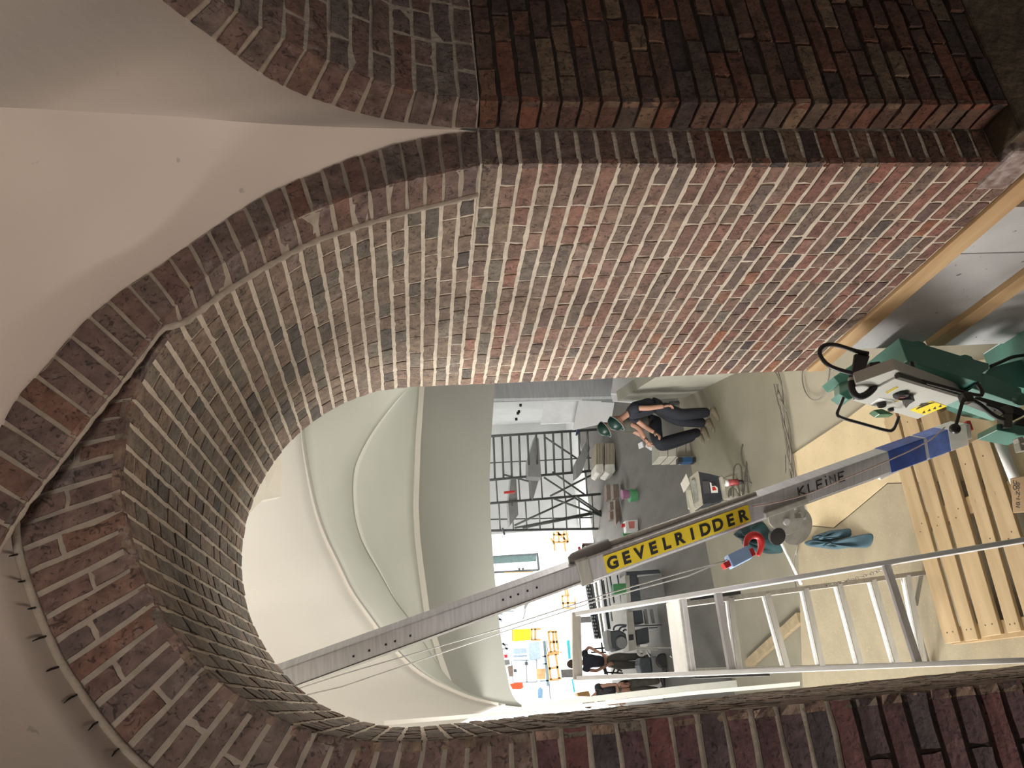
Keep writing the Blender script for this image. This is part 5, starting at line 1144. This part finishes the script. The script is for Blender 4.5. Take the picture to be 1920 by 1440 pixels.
# ------------------------------------------------------------------ the over-lit rear of the hall
P9 = lambda x, y: (920 + x / 5.76, 1080 + y / 5.76)
P10 = lambda x, y: (900 + x / 7.2, 880 + y / 7.2)
m_owd = mat('pale_wood', (.50, .29, .11), .8, var=.08)
def fr_(name, label, cat, bars, Y, mt, PP, r=.03, panels=()):
    t = thing(name, label, cat, tuple(onY(*PP(*bars[0][1]), Y)))
    for a, b in bars: MB().beam(onY(*PP(*a), Y), onY(*PP(*b), Y), r * 2, r * 2).build('bar', mt, t)
    for poly, m2 in panels: MB().prism([onY(*PP(*q), Y + .04) for q in poly], (0, .03, 0)).build('panel', m2, t)
    return t
YR = 25.5
item('yellow_board', 'bright yellow board leaning in the over-lit rear of the hall', 'board', [P9(245, 575), P9(430, 568), P9(430, 690), P9(248, 708)], mat('yellow_board', (.85, .75, .02), .6, var=.03), .06, Y=YR - .3)
fr_('wooden_rack', 'wooden rack beside the yellow board', 'rack', [((440, 570), (440, 690)), ((480, 570), (480, 690)), ((435, 575), (540, 572)), ((435, 690), (540, 688)), ((235, 575), (240, 705))], YR, m_owd, P9)
fr_('wooden_trestle', 'upper wooden trestle right of the blue panels', 'trestle', [((620, 600), (715, 600)), ((620, 600), (650, 825)), ((700, 600), (730, 800)), ((640, 715), (720, 712)), ((615, 830), (740, 815)), ((670, 600), (690, 815))], YR, m_owd, P9, .035)
fr_('wooden_trestle', 'lower wooden trestle with rounded braces near the teal post', 'trestle', [((615, 850), (650, 1120)), ((700, 845), (740, 1110)), ((615, 850), (740, 840)), ((625, 1000), (730, 985)), ((630, 1125), (765, 1105)), ((760, 820), (750, 830))], YR - .3, m_owd, P9, .035)
fr_('wooden_trestle', 'wooden trestle partly behind the hoist ropes', 'trestle', [((765, 215), (850, 210)), ((770, 215), (785, 350)), ((830, 215), (835, 345)), ((910, 230), (920, 340)), ((770, 295), (915, 290)), ((800, 130), (810, 205)), ((825, 130), (835, 205)), ((780, 350), (915, 345))], YR - .2, m_owd, P9, .03)
fr_('blue_crate', 'pale blue twin crate stacked below the yellow board', 'crate', [((240, 780), (390, 770)), ((240, 850), (390, 845))], YR, m_white, P9, .02, [([(238, 785), (390, 770), (395, 875), (245, 880)], mat('pale_blue_panel', (.42, .55, .72), .6)), ([(405, 715), (525, 710), (540, 900), (415, 912)], mat('pale_blue_panel', (.42, .55, .72), .6))])
item('red_jacket', 'orange-red jacket hanging in the far corner by the bulkhead', 'jacket', [P9(205, 1165), P9(280, 1150), P9(345, 1152), P9(355, 1200), P9(330, 1222), P9(235, 1222)], mat('orange_red', (.75, .10, .03), .7, var=.1), .12, Y=YR - .5)
item('dark_box', 'dark grey box beneath the blue panels', 'box', [P9(135, 905), P9(205, 902), P9(210, 955), P9(145, 962)], m_gp, .3, Y=YR - .3)
item('red_box', 'small red box in the bright rear of the hall', 'box', [P9(145, 848), P9(182, 845), P9(184, 880), P9(148, 882)], m_red, .2, Y=YR - .2)
item('brown_crate', 'brown crate by the lower left end of the bulkhead', 'crate', [P9(180, 975), P9(240, 965), P9(248, 1080), P9(200, 1085)], m_blk_brown, .3, Y=YR - .3)
item('orange_carton', 'orange lettered carton in the bright rear of the hall', 'carton', [P9(492, 1000), P9(590, 995), P9(592, 1115), P9(500, 1118)], mat('orange_carton', (.70, .38, .18), .7, var=.2, scale=8), .3, Y=YR - .2)
for k, (q, w_) in enumerate((([(820, 695), (855, 690), (868, 890), (840, 900)], 'teal post behind the top rail of the ladder'), ([(872, 1115), (890, 1110), (916, 1250), (898, 1262)], 'teal post below the ladder frame'))):
    item('teal_post', w_, 'post', [P9(*p) for p in q], mat('teal_post', (.05, .42, .50), .6), .1, Y=YR - 1.5)
item('grey_sheet', 'grey sheet leaning next to the standing person', 'sheet', [P9(758, 1010), P9(890, 1005), P9(900, 1095), P9(765, 1100)], mat('grey_sheet', (.38, .38, .37), .7), .06, Y=21)
item('grey_sheet', 'grey sheet behind the slotted metal profiles', 'sheet', [P9(925, 445), P9(1085, 435), P9(1090, 500), P9(935, 510)], mat('grey_sheet', (.38, .38, .37), .7), .06, Y=21)
item('blue_jacket', 'pale blue jacket hanging above the floor in the far corner', 'jacket', [P9(505, 1230), P9(535, 1195), P9(565, 1225), P9(560, 1320), P9(510, 1325)], mat('blue_jacket', (.22, .38, .58), .8, var=.15), .12, Y=YR - .8)
item('wood_stack', 'short wood offcuts stacked by the half-hidden person', 'wood', [P9(930, 1262), P9(1060, 1240), P9(1080, 1300), P9(945, 1300)], m_owd, .3, Y=19.5)
# window with its glass leaning in the rear
wd = thing('glazed_frame', 'large glazed frame with a dark edge leaning in the bright rear', 'window frame', tuple(onY(1010, 1060, 24)))
MB().prism([onY(*P10(*q), 24) for q in ((120, 1180), (755, 1140), (760, 1240), (120, 1280))], (0, .02, 0)).build('pane', mat('teal_glass', (.25, .36, .36), .15, trans=.1), wd)
for a, b, w in (((770, 1130), (795, 1360), .07), ((120, 1395), (795, 1358), .06), ((120, 1180), (775, 1138), .04)): MB().beam(onY(*P10(*a), 24), onY(*P10(*b), 24), w, w).build('frame_bar', mat('frame_grey', (.16, .18, .19), .5), wd)
for x in (515, 565): MB().prism([onY(*P10(*q), 23.95) for q in ((x, 1330), (x + 30, 1328), (x + 32, 1362), (x, 1364))], (0, .03, 0)).build('hinge', m_gp, wd)
ct = fr_('wooden_crate', 'pale wooden crate frame below the scaffold', 'crate', [((995, 810), (1190, 985)), ((990, 800), (995, 985)), ((1060, 800), (1065, 985)), ((1130, 800), (1135, 985)), ((1160, 810), (1190, 985)), ((990, 885), (1165, 880)), ((990, 985), (1190, 985)), ((950, 930), (1000, 1010)), ((1000, 1000), (1010, 1100)), ((1140, 1000), (1155, 1110))], 24.5, m_owd, P10)
item('timber_boards', 'narrow timber boards leaning below the glazed frame', 'timber', [P10(330, 1385), P10(720, 1375), P10(722, 1385), P10(330, 1395)], m_owd, .1, Y=23.6)
item('plywood_sheet', 'pale orange plywood sheet seen through the scaffold braces', 'plywood', [P10(1160, 605), P10(1365, 595), P10(1368, 640), P10(1165, 655)], mat('orange_wood', (.65, .40, .18), .7), .1, Y=23.5)
tb3 = fr_('small_table', 'small brown table with a red bottle at the back of the hall', 'table', [((1380, 1020), (1560, 1015)), ((1390, 1025), (1395, 1095)), ((1540, 1020), (1545, 1080))], 21.5, m_blk_brown, P10, .04)
item('red_bottle', 'red bottle with a white cap next to the small brown table', 'bottle', [P10(1320, 1050), P10(1345, 1035), P10(1360, 1060), P10(1360, 1105), P10(1335, 1105)], m_red, .1, Y=21.4)
item('tall_post', 'tall thin grey post beside the wooden trestles', 'post', [P9(600, 700), P9(612, 690), P9(650, 1330), P9(636, 1332)], m_gp, .2, Y=YR + .6)

# paler furniture deep in the over-lit rear
m_pg = mat('pale_grey_furniture', (.30, .33, .36), .7, var=.08)
cab = thing('white_cabinet', 'pale cabinet with two doors below the blue crate', 'cabinet', tuple(onY(*P9(390, 1140), YR + .5)))
for a, b in (((225, 910), (240, 1150)), ((240, 912), (500, 905)), ((245, 1150), (495, 1145)), ((385, 910), (390, 1148)), ((495, 905), (500, 1148))): MB().beam(onY(*P9(*a), YR + .5), onY(*P9(*b), YR + .5), .05, .05).build('cabinet_edge', m_pg, cab)
for x, y in ((385, 945), (265, 1022)): MB().box(onY(*P9(x, y), YR + .4), (.10, .06, .10)).build('door_knob', m_dark, cab)
sh_ = thing('tool_shelf', 'blue-grey shelf uprights with hanging tools beside the orange carton', 'shelf', tuple(onY(*P9(600, 1180), YR + .2)))
for a, b in (((570, 700), (612, 1190)), ((585, 700), (626, 1190)), ((555, 870), (600, 868)), ((560, 950), (605, 948)), ((530, 1135), (740, 1122))): MB().beam(onY(*P9(*a), YR + .2), onY(*P9(*b), YR + .2), .05, .05).build('shelf_bar', mat('blue_grey_metal', (.20, .30, .38), .6), sh_)
cc = thing('hanging_cable', 'dark looped cable hanging on the bright rear wall under the mast', 'cable', tuple(onY(*P9(350, 470), YR + 1)))
MB().tube(smooth_curve([onY(*P9(*q), YR + 1) for q in ((395, 285), (360, 330), (372, 380), (360, 430), (345, 470))], 20), .03, 6).build('cable_run', m_gp, cc, smooth=True)
MB().beam(onY(*P9(398, 280), YR + 1), onY(*P9(368, 345), YR + 1), .12, .1).build('cable_head', m_gp, cc)
dc = thing('metal_fittings', 'cluster of grey fittings along the edge of the bulkhead opening', 'fittings', tuple(onY(*P9(120, 480), YR)))
for a, b in (((75, 410), (130, 412)), ((80, 440), (120, 500)), ((130, 375), (250, 382)), ((240, 345), (275, 352)), ((85, 470), (125, 468)), ((120, 735), (190, 745)), ((125, 790), (195, 780)), ((130, 720), (180, 800))): MB().beam(onY(*P9(*a), YR), onY(*P9(*b), YR), .06, .06).build('fitting', m_pg, dc)
